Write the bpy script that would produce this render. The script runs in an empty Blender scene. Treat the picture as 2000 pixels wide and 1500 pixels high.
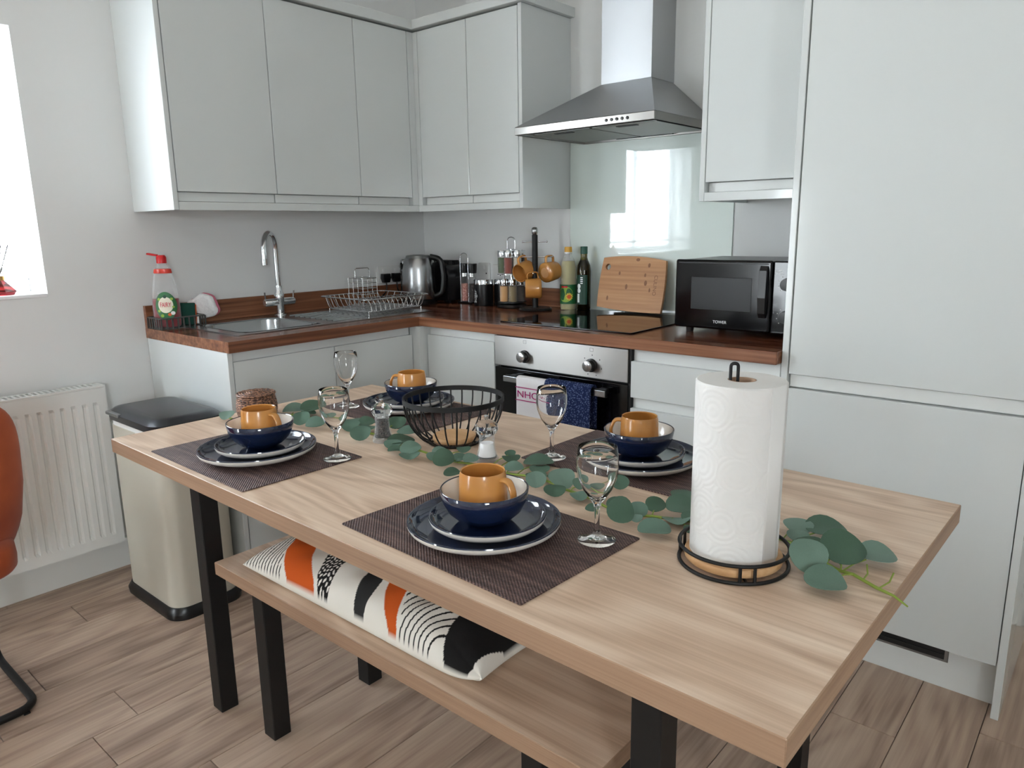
import bpy, bmesh, math, random
from mathutils import Vector, Matrix, Euler
random.seed(7)
SC = bpy.context.scene
COL = SC.collection
PI = math.pi

# ------------------------------------------------------------------ camera
cam_d = bpy.data.cameras.new('camera'); cam_d.sensor_width = 36.0
cam_d.lens = 1432.3 / 2000 * 36.0; cam_d.clip_start = 0.02
cam = bpy.data.objects.new('camera', cam_d); COL.objects.link(cam)
cam.location = (2.8944, -2.6702, 1.2681); cam.rotation_euler = (1.3603, 0.0142, 0.7087)
SC.camera = cam
# ------------------------------------------------------------------ world: flat overcast sky
wd = bpy.data.worlds.new('overcast'); SC.world = wd; wd.use_nodes = True
bg = wd.node_tree.nodes['Background']
bg.inputs[0].default_value = (0.88, 0.955, 1.0, 1); bg.inputs[1].default_value = 48.0
SC.view_settings.view_transform = 'Standard'; SC.view_settings.look = 'None'
SC.view_settings.exposure = -0.62; SC.view_settings.gamma = 1.0
SC.view_settings.use_curve_mapping = False
SC.cycles.use_denoising = True
SC.cycles.sample_clamp_indirect = 60.0
SC.cycles.diffuse_bounces = 6

# openings that let the daylight in: spans along the wall, then z0, z1
RX, RY, RZ = 4.7, 5.2, 2.85
WIN1 = (-2.95, -1.78, 1.055, 1.93)          # the window in view, in wall_left (x = 0)
LEFT_WINDOWS = [WIN1]
ADDED_RIGHT_WINDOWS = [(-4.6, -3.7, 1.05, 1.97)]  # added window out of view, put in to lighten the room
ADDED_FRONT_WINDOWS = [(.02, .44, .35, 1.65)]  # added opening behind the camera, placed to brighten the dark corner
def portal(loc, rot, sx, sy):
    l = bpy.data.lights.new('daylight_portal', 'AREA'); l.shape = 'RECTANGLE'; l.size = sx; l.size_y = sy
    l.cycles.is_portal = True
    o = bpy.data.objects.new('daylight_portal', l); COL.objects.link(o); o.location = loc; o.rotation_euler = rot
for a0, a1, z0, z1 in LEFT_WINDOWS: portal((-.24, (a0+a1)/2, (z0+z1)/2), (0, -PI/2, 0), z1-z0, a1-a0)
for a0, a1, z0, z1 in ADDED_RIGHT_WINDOWS: portal((RX+.12, (a0+a1)/2, (z0+z1)/2), (0, PI/2, 0), z1-z0, a1-a0)
for a0, a1, z0, z1 in ADDED_FRONT_WINDOWS: portal(((a0+a1)/2, -RY-.12, (z0+z1)/2), (-PI/2, 0, 0), a1-a0, z1-z0)

# ================================================================== helpers
def lin(c):
    return tuple(((v/255)/12.92 if v/255 <= .04045 else ((v/255+.055)/1.055)**2.4) for v in c) + (1.0,)
MATS = {}
def mat(name, rgb=(200,200,200), rough=.5, metal=0., spec=.5, **kw):
    m = bpy.data.materials.new(name); m.use_nodes = True; MATS[name] = m
    b = m.node_tree.nodes['Principled BSDF']
    b.inputs['Base Color'].default_value = lin(rgb); b.inputs['Roughness'].default_value = rough
    b.inputs['Metallic'].default_value = metal; b.inputs['Specular IOR Level'].default_value = spec
    for k, v in kw.items():
        b.inputs[k.replace('_', ' ')].default_value = v
    return m
def nt(m): return m.node_tree, m.node_tree.nodes, m.node_tree.links, m.node_tree.nodes['Principled BSDF']
def ramp(N, stops):
    r = N.new('ShaderNodeValToRGB'); e = r.color_ramp.elements
    while len(e) < len(stops): e.new(.5)
    for el, (p, c) in zip(e, stops): el.position = p; el.color = lin(c)
    return r
def bump(m, scale=60, strength=.2, dist=.002, detail=3, kind='noise', stretch=(1,1,1)):
    t, N, L, b = nt(m)
    tc = N.new('ShaderNodeTexCoord'); mp = N.new('ShaderNodeMapping'); mp.inputs['Scale'].default_value = stretch
    L.new(tc.outputs['Object'], mp.inputs[0])
    if kind == 'noise':
        n = N.new('ShaderNodeTexNoise'); n.inputs['Scale'].default_value = scale; n.inputs['Detail'].default_value = detail; o = n.outputs[0]
    else:
        n = N.new('ShaderNodeTexVoronoi'); n.inputs['Scale'].default_value = scale; o = n.outputs['Distance']
    L.new(mp.outputs[0], n.inputs['Vector'])
    bp = N.new('ShaderNodeBump'); bp.inputs['Strength'].default_value = strength; bp.inputs['Distance'].default_value = dist
    L.new(o, bp.inputs['Height']); L.new(bp.outputs[0], b.inputs['Normal'])
    return m
def wood(name, cols, axis=0, rough=.45, fine=90, warp=.9, freq=26, rnd=False, spec=.4, grain=1.0, ks=.07, kf=.55, km=.75, big_s=(1.1, 6.0), med_s=(.8, 14)):
    """cols: dark..light stops; grain runs along the axis"""
    m = mat(name, cols[1], rough, spec=spec); t, N, L, b = nt(m)
    tc = N.new('ShaderNodeTexCoord'); src = tc.outputs['Object']
    if rnd:
        oi = N.new('ShaderNodeObjectInfo'); mu = N.new('ShaderNodeMath'); mu.operation = 'MULTIPLY'; mu.inputs[1].default_value = 37.0
        L.new(oi.outputs['Random'], mu.inputs[0]); ad = N.new('ShaderNodeVectorMath'); ad.operation = 'ADD'
        L.new(src, ad.inputs[0]); L.new(mu.outputs[0], ad.inputs[1]); src = ad.outputs[0]
    def mapped(sc):
        mp = N.new('ShaderNodeMapping'); s = [sc[1]]*3; s[axis] = sc[0]; mp.inputs['Scale'].default_value = s
        L.new(src, mp.inputs[0]); return mp.outputs[0]
    big = N.new('ShaderNodeTexNoise'); big.inputs['Scale'].default_value = 1.0; big.inputs['Detail'].default_value = 2; big.inputs['Distortion'].default_value = .4
    L.new(mapped(big_s), big.inputs['Vector'])
    # contour lines of the slow noise give the cathedral figure
    mul = N.new('ShaderNodeMath'); mul.operation = 'MULTIPLY'; mul.inputs[1].default_value = freq; L.new(big.outputs[0], mul.inputs[0])
    sn = N.new('ShaderNodeMath'); sn.operation = 'SINE'; L.new(mul.outputs[0], sn.inputs[0])
    fn = N.new('ShaderNodeTexNoise'); fn.inputs['Scale'].default_value = 1.0; fn.inputs['Detail'].default_value = 4
    L.new(mapped((3.0, fine)), fn.inputs['Vector'])
    md = N.new('ShaderNodeTexNoise'); md.inputs['Scale'].default_value = 1.0; md.inputs['Detail'].default_value = 3
    L.new(mapped(med_s), md.inputs['Vector'])
    def madd(a, k, c):
        q = N.new('ShaderNodeMath'); q.operation = 'MULTIPLY_ADD'; L.new(a, q.inputs[0]); q.inputs[1].default_value = k
        if isinstance(c, float): q.inputs[2].default_value = c
        else: L.new(c, q.inputs[2])
        return q.outputs[0]
    v = madd(sn.outputs[0], ks*warp*grain, 0.0)
    v = madd(fn.outputs[0], kf*grain, v); v = madd(md.outputs[0], km*grain, v)
    v = madd(v, 1.0, .5-(kf+km)/2*grain)
    if rnd:
        sb = N.new('ShaderNodeMath'); sb.operation = 'MULTIPLY_ADD'; L.new(oi.outputs['Random'], sb.inputs[0]); sb.inputs[1].default_value = .22; sb.inputs[2].default_value = -.11
        ad2 = N.new('ShaderNodeMath'); ad2.operation = 'ADD'; L.new(v, ad2.inputs[0]); L.new(sb.outputs[0], ad2.inputs[1]); v = ad2.outputs[0]
    r = ramp(N, [(.22, cols[0]), (.5, cols[1]), (.78, cols[2])]); L.new(v, r.inputs[0]); L.new(r.outputs[0], b.inputs['Base Color'])
    bp = N.new('ShaderNodeBump'); bp.inputs['Strength'].default_value = .08; bp.inputs['Distance'].default_value = .001
    L.new(fn.outputs[0], bp.inputs['Height']); L.new(bp.outputs[0], b.inputs['Normal'])
    return m
def mottle(m, c1, c2, scale=20, stretch=(1,1,1), lo=.35, hi=.65, detail=3):
    t, N, L, b = nt(m)
    tc = N.new('ShaderNodeTexCoord'); mp = N.new('ShaderNodeMapping'); mp.inputs['Scale'].default_value = stretch
    n = N.new('ShaderNodeTexNoise'); n.inputs['Scale'].default_value = scale; n.inputs['Detail'].default_value = detail
    L.new(tc.outputs['Object'], mp.inputs[0]); L.new(mp.outputs[0], n.inputs['Vector'])
    r = ramp(N, [(lo, c1), (hi, c2)]); L.new(n.outputs[0], r.inputs[0]); L.new(r.outputs[0], b.inputs['Base Color'])
    return m
def glass(name, rgb=(255,255,255), rough=0., ior=1.48):
    return mat(name, rgb, rough, Transmission_Weight=1.0, IOR=ior)
def brushed(name, rgb, rough, tangent, aniso=.75):
    m = mat(name, rgb, rough, metal=1.0, Anisotropic=aniso); t, N, L, b = nt(m)
    v = N.new('ShaderNodeCombineXYZ'); v.inputs[0].default_value, v.inputs[1].default_value, v.inputs[2].default_value = tangent
    L.new(v.outputs[0], b.inputs['Tangent'])
    return m

# ---- bmesh shape makers (all return a bmesh)
def B(): return bmesh.new()
def box(bm, lo, hi, bev=0., seg=2, rot=None, about=None):
    r = bmesh.ops.create_cube(bm, size=1.0); vs = r['verts']
    s = Vector(hi)-Vector(lo); c = (Vector(hi)+Vector(lo))/2
    for v in vs: v.co = Vector((v.co.x*s.x, v.co.y*s.y, v.co.z*s.z))
    if bev > 0:
        es = list({e for v in vs for e in v.link_edges})
        q = bmesh.ops.bevel(bm, geom=es, offset=bev, segments=seg, affect='EDGES', profile=.5)
        vs = list({v for f in q['faces'] for v in f.verts} | {v for v in vs if v.is_valid})
    M = Matrix.Translation(c)
    if rot is not None:
        a = Vector(about) if about is not None else c
        M = Matrix.Translation(a) @ rot.to_matrix().to_4x4() @ Matrix.Translation(c-a)
    for v in vs: v.co = M @ v.co
    return vs
def lathe(bm, prof, seg=32, c=(0,0,0), sx=1., sy=1., M=None, close=False):
    rings = []
    for r, z in prof:
        if r < 1e-6: rings.append([bm.verts.new((0, 0, z))])
        else: rings.append([bm.verts.new((r*sx*math.cos(2*PI*i/seg), r*sy*math.sin(2*PI*i/seg), z)) for i in range(seg)])
    pairs = list(zip(rings, rings[1:]))
    if close: pairs.append((rings[-1], rings[0]))
    for a, b in pairs:
        if len(a) == 1 and len(b) == 1: continue
        for i in range(seg):
            j = (i+1) % seg
            if len(a) == 1: f = (a[0], b[j], b[i])
            elif len(b) == 1: f = (a[i], a[j], b[0])
            else: f = (a[i], a[j], b[j], b[i])
            try: bm.faces.new(f)
            except ValueError: pass
    vs = [v for r in rings for v in r]
    T = Matrix.Translation(Vector(c)) @ (M.to_4x4() if M is not None else Matrix.Identity(4))
    for v in vs: v.co = T @ v.co
    return vs
def tube(bm, pts, r, seg=8, closed=False, caps=True):
    P = [Vector(p) for p in pts]; n = len(P); rings = []; up = None
    rr = r if isinstance(r, (list, tuple)) else [r]*n
    for i in range(n):
        if closed: d = P[(i+1) % n]-P[i-1]
        else: d = P[min(i+1, n-1)]-P[max(i-1, 0)]
        d.normalize()
        if up is None:
            up = Vector((0,0,1)) if abs(d.z) < .9 else Vector((1,0,0))
        s = d.cross(up)
        if s.length < 1e-5: s = d.orthogonal()
        s.normalize(); up = s.cross(d).normalized()
        rings.append([bm.verts.new(P[i]+(s*math.cos(2*PI*k/seg)+up*math.sin(2*PI*k/seg))*rr[i]) for k in range(seg)])
    for i in range(n if closed else n-1):
        a, b = rings[i], rings[(i+1) % n]; sh = 0
        if closed and i == n-1:
            sh = min(range(seg), key=lambda q: (a[0].co-b[q].co).length)
        for k in range(seg):
            bm.faces.new((a[k], a[(k+1) % seg], b[(k+1+sh) % seg], b[(k+sh) % seg]))
    if caps and not closed:
        bm.faces.new(rings[0][::-1]); bm.faces.new(rings[-1])
def circle(c, r, n=32, z=None, a0=0., a1=2*PI, axis='z'):
    full = abs(a1-a0-2*PI) < 1e-6; out = []
    for i in range(n if full else n+1):
        a = a0+(a1-a0)*i/n
        if axis == 'z': out.append((c[0]+r*math.cos(a), c[1]+r*math.sin(a), c[2]))
        elif axis == 'x': out.append((c[0], c[1]+r*math.cos(a), c[2]+r*math.sin(a)))
        else: out.append((c[0]+r*math.cos(a), c[1], c[2]+r*math.sin(a)))
    return out
def fillet(pts, r, n=5):
    P = [Vector(p) for p in pts]; out = [P[0]]
    for a, b, c in zip(P, P[1:], P[2:]):
        u = (a-b); v = (c-b); q = min(r, u.length*.49, v.length*.49); s = b+u.normalized()*q; e = b+v.normalized()*q
        for i in range(n+1):
            t = i/n; out.append(s*(1-t)**2+b*2*t*(1-t)+e*t*t)
    out.append(P[-1]); return out
def superell(bm, c, s, e1=.35, e2=.35, nu=32, nv=16, fn=None, M=None):
    def p(v, e): return math.copysign(abs(v)**e, v)
    rings = []
    for j in range(nv+1):
        ph = -PI/2+PI*j/nv; row = []
        for i in range(nu):
            th = 2*PI*i/nu
            x = p(math.cos(ph), e1)*p(math.cos(th), e2); y = p(math.cos(ph), e1)*p(math.sin(th), e2); z = p(math.sin(ph), e1)
            q = Vector((x*s[0], y*s[1], z*s[2]))
            if fn: q = Vector(fn(q.x, q.y, q.z))
            row.append(q)
        rings.append(row)
    V = []
    for j, row in enumerate(rings):
        if j in (0, nv): V.append([bm.verts.new(row[0])])
        else: V.append([bm.verts.new(q) for q in row])
    for j in range(nv):
        a, b = V[j], V[j+1]
        for i in range(nu):
            k = (i+1) % nu
            if len(a) == 1: bm.faces.new((a[0], b[k], b[i]))
            elif len(b) == 1: bm.faces.new((a[i], a[k], b[0]))
            else: bm.faces.new((a[i], a[k], b[k], b[i]))
    T = Matrix.Translation(Vector(c)) @ (M.to_4x4() if M is not None else Matrix.Identity(4))
    for row in V:
        for v in row: v.co = T @ v.co
def prism(bm, poly, h0, h1, axis='z', bev=0.):
    def mk(u, v, h): return {'z': (u, v, h), 'y': (u, h, v), 'x': (h, u, v)}[axis]
    a = [bm.verts.new(mk(u, v, h0)) for u, v in poly]; b = [bm.verts.new(mk(u, v, h1)) for u, v in poly]
    n = len(poly); fs = [bm.faces.new(a[::-1]), bm.faces.new(b)]
    for i in range(n): fs.append(bm.faces.new((a[i], a[(i+1) % n], b[(i+1) % n], b[i])))
    if bev > 0:
        es = list(fs[0].edges)+list(fs[1].edges)
        bmesh.ops.bevel(bm, geom=es, offset=bev, segments=2, affect='EDGES', profile=.5)
def rrect(x0, y0, x1, y1, r, n=5):
    out = []
    for cx, cy, a in ((x1-r, y1-r, 0), (x0+r, y1-r, PI/2), (x0+r, y0+r, PI), (x1-r, y0+r, 1.5*PI)):
        for i in range(n+1): out.append((cx+r*math.cos(a+PI/2*i/n), cy+r*math.sin(a+PI/2*i/n)))
    return out
def obj(name, bm, m, parent=None, smooth=None, world=True):
    """link a bmesh as one mesh object; world=True: the coordinates are world ones, shifted into the parent's frame"""
    bmesh.ops.recalc_face_normals(bm, faces=bm.faces)
    if parent is not None and world:
        root = parent
        while root.parent: root = root.parent
        bmesh.ops.translate(bm, verts=bm.verts, vec=-Vector(root.location))
    me = bpy.data.meshes.new(name); bm.to_mesh(me); bm.free()
    mm = MATS[m] if isinstance(m, str) else m
    me.materials.append(mm)
    if smooth is not None:
        me.polygons.foreach_set('use_smooth', [True]*len(me.polygons))
        if smooth < 180: me.set_sharp_from_angle(angle=math.radians(smooth))
    o = bpy.data.objects.new(name, me); COL.objects.link(o)
    if parent is not None: o.parent = parent
    return o
def tag(o, label, cat, group=None):
    o['label'] = label; o['category'] = cat
    if group: o['group'] = group
    return o
def thing(name, label, cat, loc=(0,0,0), rotz=0., group=None):
    o = bpy.data.objects.new(name, None); o.empty_display_size = .05; COL.objects.link(o)
    o.location = loc; o.rotation_euler = (0, 0, rotz)
    return tag(o, label, cat, group)
def struct(o):
    o['kind'] = 'structure'; return o
def dup(root, loc, rotz=0., label=None, group=None):
    r = root.copy(); COL.objects.link(r); r.location = loc; r.rotation_euler = (0, 0, rotz)
    if label: r['label'] = label
    if group: r['group'] = group
    for ch in list(root.children):
        q = ch.copy(); COL.objects.link(q); q.parent = r
        for g in list(ch.children):
            w = g.copy(); COL.objects.link(w); w.parent = q
    return r
def bx(lo, hi, bev=0., seg=2):
    b = B(); box(b, lo, hi, bev, seg); return b
def lettering(s, size, depth=.0006):
    cu = bpy.data.curves.new('lettering', 'FONT'); cu.body = s; cu.size = size; cu.extrude = depth
    cu.align_x = 'CENTER'; cu.align_y = 'CENTER'
    o = bpy.data.objects.new('lettering', cu); COL.objects.link(o)
    bpy.context.view_layer.update()
    me = bpy.data.meshes.new_from_object(o.evaluated_get(bpy.context.evaluated_depsgraph_get()))
    bm = B(); bm.from_mesh(me); bpy.data.objects.remove(o); bpy.data.curves.remove(cu); bpy.data.meshes.remove(me)
    return bm
def xf(bm, M):
    bmesh.ops.transform(bm, matrix=M, verts=bm.verts); return bm

# ================================================================== materials
mat('wall_paint', (226,227,226), .75, spec=.3); bump(MATS['wall_paint'], 120, .04, .001)
mat('ceiling_paint', (244,240,233), .8, spec=.2)
mat('cab_gloss', (210,214,213), .10, spec=.5)
mat('cab_white', (220,222,220), .35)
mat('cab_inner', (205,206,203), .5)
mat('white_paint', (228,229,225), .4); mat('upvc', (238,239,240), .3)
mat('radiator_white', (226,227,224), .35)
wood('oak', [(182,153,129), (207,180,156), (226,204,182)], 0, .42, 150, 1.0, 70, ks=.13, kf=.62, km=.34, big_s=(1.1, 3.4))
wood('oak_edge', [(132,102,82), (156,125,101), (174,143,117)], 0, .45, 260, .3, 20)  # browner edge band, darkened further with shade put into the colour
wood('oak_edge_y_lit', [(142,112,90), (166,136,111), (184,154,128)], 1, .45, 260, .3, 20)  # same band on end faces, stronger side light put into the colour
wood('floor_oak', [(138,116,102), (178,154,136), (202,180,160)], 1, .42, 90, 1.0, 55, rnd=True, ks=.09, kf=.6, km=.55, big_s=(1.0, 5.0))
wood('walnut_x', [(48,22,15), (108,62,43), (166,110,80)], 0, .2, 110, .6, 18, kf=.6, km=1.3, med_s=(.5, 34))
wood('walnut_y', [(48,22,15), (108,62,43), (166,110,80)], 1, .2, 110, .6, 18, kf=.6, km=1.3, med_s=(.5, 34))
wood('walnut_edge_x', [(84,48,33), (128,82,57), (164,116,86)], 0, .28, 90, .3, 18, km=.9, med_s=(.5, 60))
wood('walnut_edge_y', [(84,48,33), (128,82,57), (164,116,86)], 1, .28, 90, .3, 18, km=.9, med_s=(.5, 60))
wood('bamboo', [(164,110,70), (196,144,98), (216,170,124)], 0, .45, 80, .2, 12)
wood('pale_wood', [(178,132,88), (206,162,116), (222,184,140)], 0, .5, 120, .5, 20)
mat('knot', (140,92,56), .5)
mat('black_metal', (14,14,15), .48, spec=.4); mat('black_plastic', (16,16,18), .3); mat('black_gloss', (6,6,8), .05)
mat('black_matte', (24,24,25), .6); mat('dark_recess', (10,10,11), .6)
mat('oven_glass', (9,9,11), .08); mat('screen_grey', (26,27,29), .3, spec=.3); mat('microwave_black', (7,7,9), .10, spec=.3)
brushed('steel_x', (176,174,170), .34, (0,0,1), .85); brushed('steel_hood', (158,160,162), .34, (0,0,1), .8); brushed('steel_chimney', (206,208,210), .5, (0,0,1), .95)
mat('chrome', (225,227,230), .08, metal=1.0); mat('steel', (176,178,180), .27, metal=1.0); mat('steel_dull', (150,152,152), .42, metal=1.0)
mat('knob_face', (190,191,193), .22, metal=1.0); mat('wire_silver', (205,206,207), .25, metal=1.0)
bump(mat('sink_steel', (178,181,183), .24, metal=1.0), 300, .05, .0005)
mat('filter_mesh', (138,140,136), .45, metal=.8)
mat('bin_body', (205,200,186), .38, metal=.25); mat('bin_lid', (38,41,46), .28)
def placemat_mat():
    m = mat('placemat', (70,50,48), .55); t, N, L, b = nt(m); tc = N.new('ShaderNodeTexCoord'); sp = N.new('ShaderNodeSeparateXYZ'); L.new(tc.outputs['Object'], sp.inputs[0])
    def wv(o, per):
        a = N.new('ShaderNodeMath'); a.operation = 'MULTIPLY'; a.inputs[1].default_value = 2*PI/per; L.new(o, a.inputs[0]); c = N.new('ShaderNodeMath'); c.operation = 'SINE'; L.new(a.outputs[0], c.inputs[0]); return c.outputs[0]
    p = N.new('ShaderNodeMath'); p.operation = 'MULTIPLY'; L.new(wv(sp.outputs[0], .0072), p.inputs[0]); L.new(wv(sp.outputs[1], .0058), p.inputs[1])
    n = N.new('ShaderNodeTexNoise'); n.inputs['Scale'].default_value = 6; n.inputs['Detail'].default_value = 5; mp = N.new('ShaderNodeMapping'); mp.inputs['Scale'].default_value = (1, 14, 1); L.new(tc.outputs['Object'], mp.inputs[0]); L.new(mp.outputs[0], n.inputs['Vector'])
    q = N.new('ShaderNodeMath'); q.operation = 'MULTIPLY_ADD'; L.new(p.outputs[0], q.inputs[0]); q.inputs[1].default_value = .30; L.new(n.outputs[0], q.inputs[2])
    r = ramp(N, [(.2, (44,28,28)), (.55, (78,55,52)), (.85, (136,108,100))]); L.new(q.outputs[0], r.inputs[0]); L.new(r.outputs[0], b.inputs['Base Color'])
    bp = N.new('ShaderNodeBump'); bp.inputs['Strength'].default_value = .7; bp.inputs['Distance'].default_value = .0012; L.new(p.outputs[0], bp.inputs['Height']); L.new(bp.outputs[0], b.inputs['Normal'])
placemat_mat()
mat('navy_glaze', (22,33,60), .07, Coat_Weight=.6, Coat_Roughness=.03); mat('stoneware', (214,208,200), .3)
mat('cream_glaze', (228,224,216), .14)
mottle(mat('mustard', (198,138,68), .24, Coat_Weight=.3), (182,120,54), (206,148,80), 9, (1,1,1), .3, .7)
mat('mustard_raw', (206,156,104), .6)
glass('clear_glass', (255,255,255), 0., 1.38)
def thin_clear(name, rgb, fac):
    m = mat(name, rgb, .08); t, N, L, b = nt(m); tr = N.new('ShaderNodeBsdfTransparent'); lw = N.new('ShaderNodeLayerWeight'); lw.inputs[0].default_value = .35
    q = N.new('ShaderNodeMath'); q.operation = 'MULTIPLY_ADD'; L.new(lw.outputs['Facing'], q.inputs[0]); q.inputs[1].default_value = .45; q.inputs[2].default_value = fac
    mx = N.new('ShaderNodeMixShader'); L.new(q.outputs[0], mx.inputs[0]); L.new(tr.outputs[0], mx.inputs[1]); L.new(b.outputs[0], mx.inputs[2]); L.new(mx.outputs[0], N['Material Output'].inputs[0])
thin_clear('bottle_clear', (236,240,238), .10); thin_clear('mill_clear', (240,242,244), .05)
glass('acrylic', (255,255,255), .02, 1.4)
glass('olive_glass', (110,96,20), .02, 1.48); glass('amber_red', (112,22,24), .02, 1.48)
mat('soap_liquid', (150,14,34), .08, Transmission_Weight=.25); mat('oil_pale', (222,214,158), .08, Transmission_Weight=.45, IOR=1.3)
mat('oil_dark', (62,50,10), .1)
mat('red_plastic', (200,26,32), .3); mat('red_band', (214,62,46), .3); mat('yellow_cap', (226,170,60), .4)
mat('white_plastic', (236,236,234), .35); mat('green_cap', (20,78,62), .4); mat('label_green', (38,104,58), .45)
mat('label_cream', (232,226,206), .5); mat('label_dark_green', (18,62,46), .45); mat('label_yellow', (226,196,64), .5)
mat('label_lime', (150,186,70), .5); mat('label_orange', (226,96,34), .5); mat('letter_red', (206,28,70), .5); mat('letter_white', (228,230,230), .5)
mat('peppercorn', (46,36,32), .7); bump(MATS['peppercorn'], 260, 1., .004, 1, 'voronoi'); mottle(MATS['peppercorn'], (22,17,16), (96,84,76), 300, (1,1,1), .4, .7)
mat('salt_white', (244,244,246), .7); mat('pink_salt', (202,130,116), .7); mottle(MATS['pink_salt'], (176,96,84), (232,178,164), 160)
mat('spice_green', (84,104,66), .8); mat('spice_red', (148,72,56), .8); mat('spice_sand', (212,164,104), .8); mat('spice_olive', (140,122,82), .8); mat('spice_dark', (60,44,34), .8); mat('spice_pale', (214,206,190), .8)
for n in ('spice_green','spice_red','spice_olive'): bump(MATS[n], 300, .6, .002)
mat('paper', (222,221,219), .85, spec=.1)
mat('cardboard', (176,146,122), .8)
mat('velvet_orange', (178,84,38), .85, Sheen_Weight=.2, Sheen_Roughness=.4); mottle(MATS['velvet_orange'], (150,60,24), (186,88,40), 5)
mat('towel_white', (232,230,232), .9, spec=.1); bump(MATS['towel_white'], 400, .5, .002)
mat('towel_print', (170,44,112), .9, spec=.1)
mat('socket_white', (226,226,224), .35); mat('sponge_green', (18,70,58), .9); mat('sponge_orange', (226,104,54), .9)
mat('scrub_white', (240,240,240), .95); bump(MATS['scrub_white'], 90, .8, .006, 2); mat('scrub_pink', (196,110,130), .9)
mat('caddy_grey', (96,96,94), .4, metal=.6); mat('gold', (206,164,104), .3, metal=1.0); mat('reed', (58,54,52), .8)
mat('stem_green', (134,154,62), .6); mat('splash_glass', (222,233,228), .04, spec=.75, Coat_Weight=.8, Coat_Roughness=.02)
mat('blind_white', (240,241,243), .5)
def slat_mat():
    m = mat('blind_slat', (240,241,243), .5); t, N, L, b = nt(m); tr = N.new('ShaderNodeBsdfTranslucent'); tr.inputs[0].default_value = lin((236,238,242))
    mx = N.new('ShaderNodeMixShader'); mx.inputs[0].default_value = .5; L.new(b.outputs[0], mx.inputs[1]); L.new(tr.outputs[0], mx.inputs[2]); L.new(mx.outputs[0], N['Material Output'].inputs[0])
slat_mat()
def leaf_mat():
    m = mat('leaf_green', (82,112,94), .55, spec=.35, Subsurface_Weight=.0); t, N, L, b = nt(m)
    oi = N.new('ShaderNodeObjectInfo'); tc = N.new('ShaderNodeTexCoord')
    n = N.new('ShaderNodeTexNoise'); n.inputs['Scale'].default_value = 60; L.new(tc.outputs['Object'], n.inputs['Vector'])
    q = N.new('ShaderNodeMath'); q.operation = 'MULTIPLY_ADD'; L.new(oi.outputs['Random'], q.inputs[0]); q.inputs[1].default_value = .7; q.inputs[2].default_value = -.1
    a = N.new('ShaderNodeMath'); a.operation = 'MULTIPLY_ADD'; L.new(n.outputs[0], a.inputs[0]); a.inputs[1].default_value = .5; L.new(q.outputs[0], a.inputs[2])
    r = ramp(N, [(.1, (60,86,66)), (.5, (82,110,94)), (.9, (114,138,126))]); L.new(a.outputs[0], r.inputs[0]); L.new(r.outputs[0], b.inputs['Base Color'])
leaf_mat()
def paper_emboss():
    t, N, L, b = nt(MATS['paper'])
    tc = N.new('ShaderNodeTexCoord'); mp = N.new('ShaderNodeMapping')
    L.new(tc.outputs['UV'], mp.inputs[0])
    v = N.new('ShaderNodeTexVoronoi'); v.inputs['Scale'].default_value = 22; L.new(mp.outputs[0], v.inputs['Vector'])
    k = N.new('ShaderNodeMath'); k.operation = 'MULTIPLY'; k.inputs[1].default_value = 38; L.new(v.outputs['Distance'], k.inputs[0])
    s = N.new('ShaderNodeMath'); s.operation = 'SINE'; L.new(k.outputs[0], s.inputs[0])
    bp = N.new('ShaderNodeBump'); bp.inputs['Strength'].default_value = .14; bp.inputs['Distance'].default_value = .002
    L.new(s.outputs[0], bp.inputs['Height']); L.new(bp.outputs[0], b.inputs['Normal'])
paper_emboss()
def splash_drops():
    t, N, L, b = nt(MATS['splash_glass'])
    tc = N.new('ShaderNodeTexCoord'); v = N.new('ShaderNodeTexVoronoi'); v.inputs['Scale'].default_value = 150
    L.new(tc.outputs['Object'], v.inputs['Vector'])
    r = N.new('ShaderNodeMapRange'); r.inputs[1].default_value = .0; r.inputs[2].default_value = .20; r.inputs[3].default_value = 1.; r.inputs[4].default_value = 0.
    L.new(v.outputs['Distance'], r.inputs[0])
    bp = N.new('ShaderNodeBump'); bp.inputs['Strength'].default_value = .12; bp.inputs['Distance'].default_value = .0006
    L.new(r.outputs[0], bp.inputs['Height']); L.new(bp.outputs[0], b.inputs['Normal']); L.new(bp.outputs[0], b.inputs['Coat Normal'])
splash_drops()
def towel_navy():
    m = mat('towel_navy', (48,60,98), .9, spec=.1); t, N, L, b = nt(m)
    tc = N.new('ShaderNodeTexCoord'); mp = N.new('ShaderNodeMapping'); mp.inputs['Scale'].default_value = (150,150,150); mp.inputs['Rotation'].default_value = (0, .6, 0)
    L.new(tc.outputs['Object'], mp.inputs[0]); ch = N.new('ShaderNodeTexVoronoi'); ch.inputs['Scale'].default_value = 1.; L.new(mp.outputs[0], ch.inputs['Vector'])
    r = ramp(N, [(.15, (92,108,146)), (.5, (34,44,80))]); L.new(ch.outputs['Distance'], r.inputs[0]); L.new(r.outputs[0], b.inputs['Base Color'])
    bp = N.new('ShaderNodeBump'); bp.inputs['Strength'].default_value = .6; bp.inputs['Distance'].default_value = .002; L.new(ch.outputs['Distance'], bp.inputs['Height']); L.new(bp.outputs[0], b.inputs['Normal'])
towel_navy()
def woven():
    m = mat('woven_brown', (92,60,44), .5); t, N, L, b = nt(m)
    mottle(m, (54,32,26), (176,128,100), 150, (1,1,2.2), .42, .62)
woven()
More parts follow.
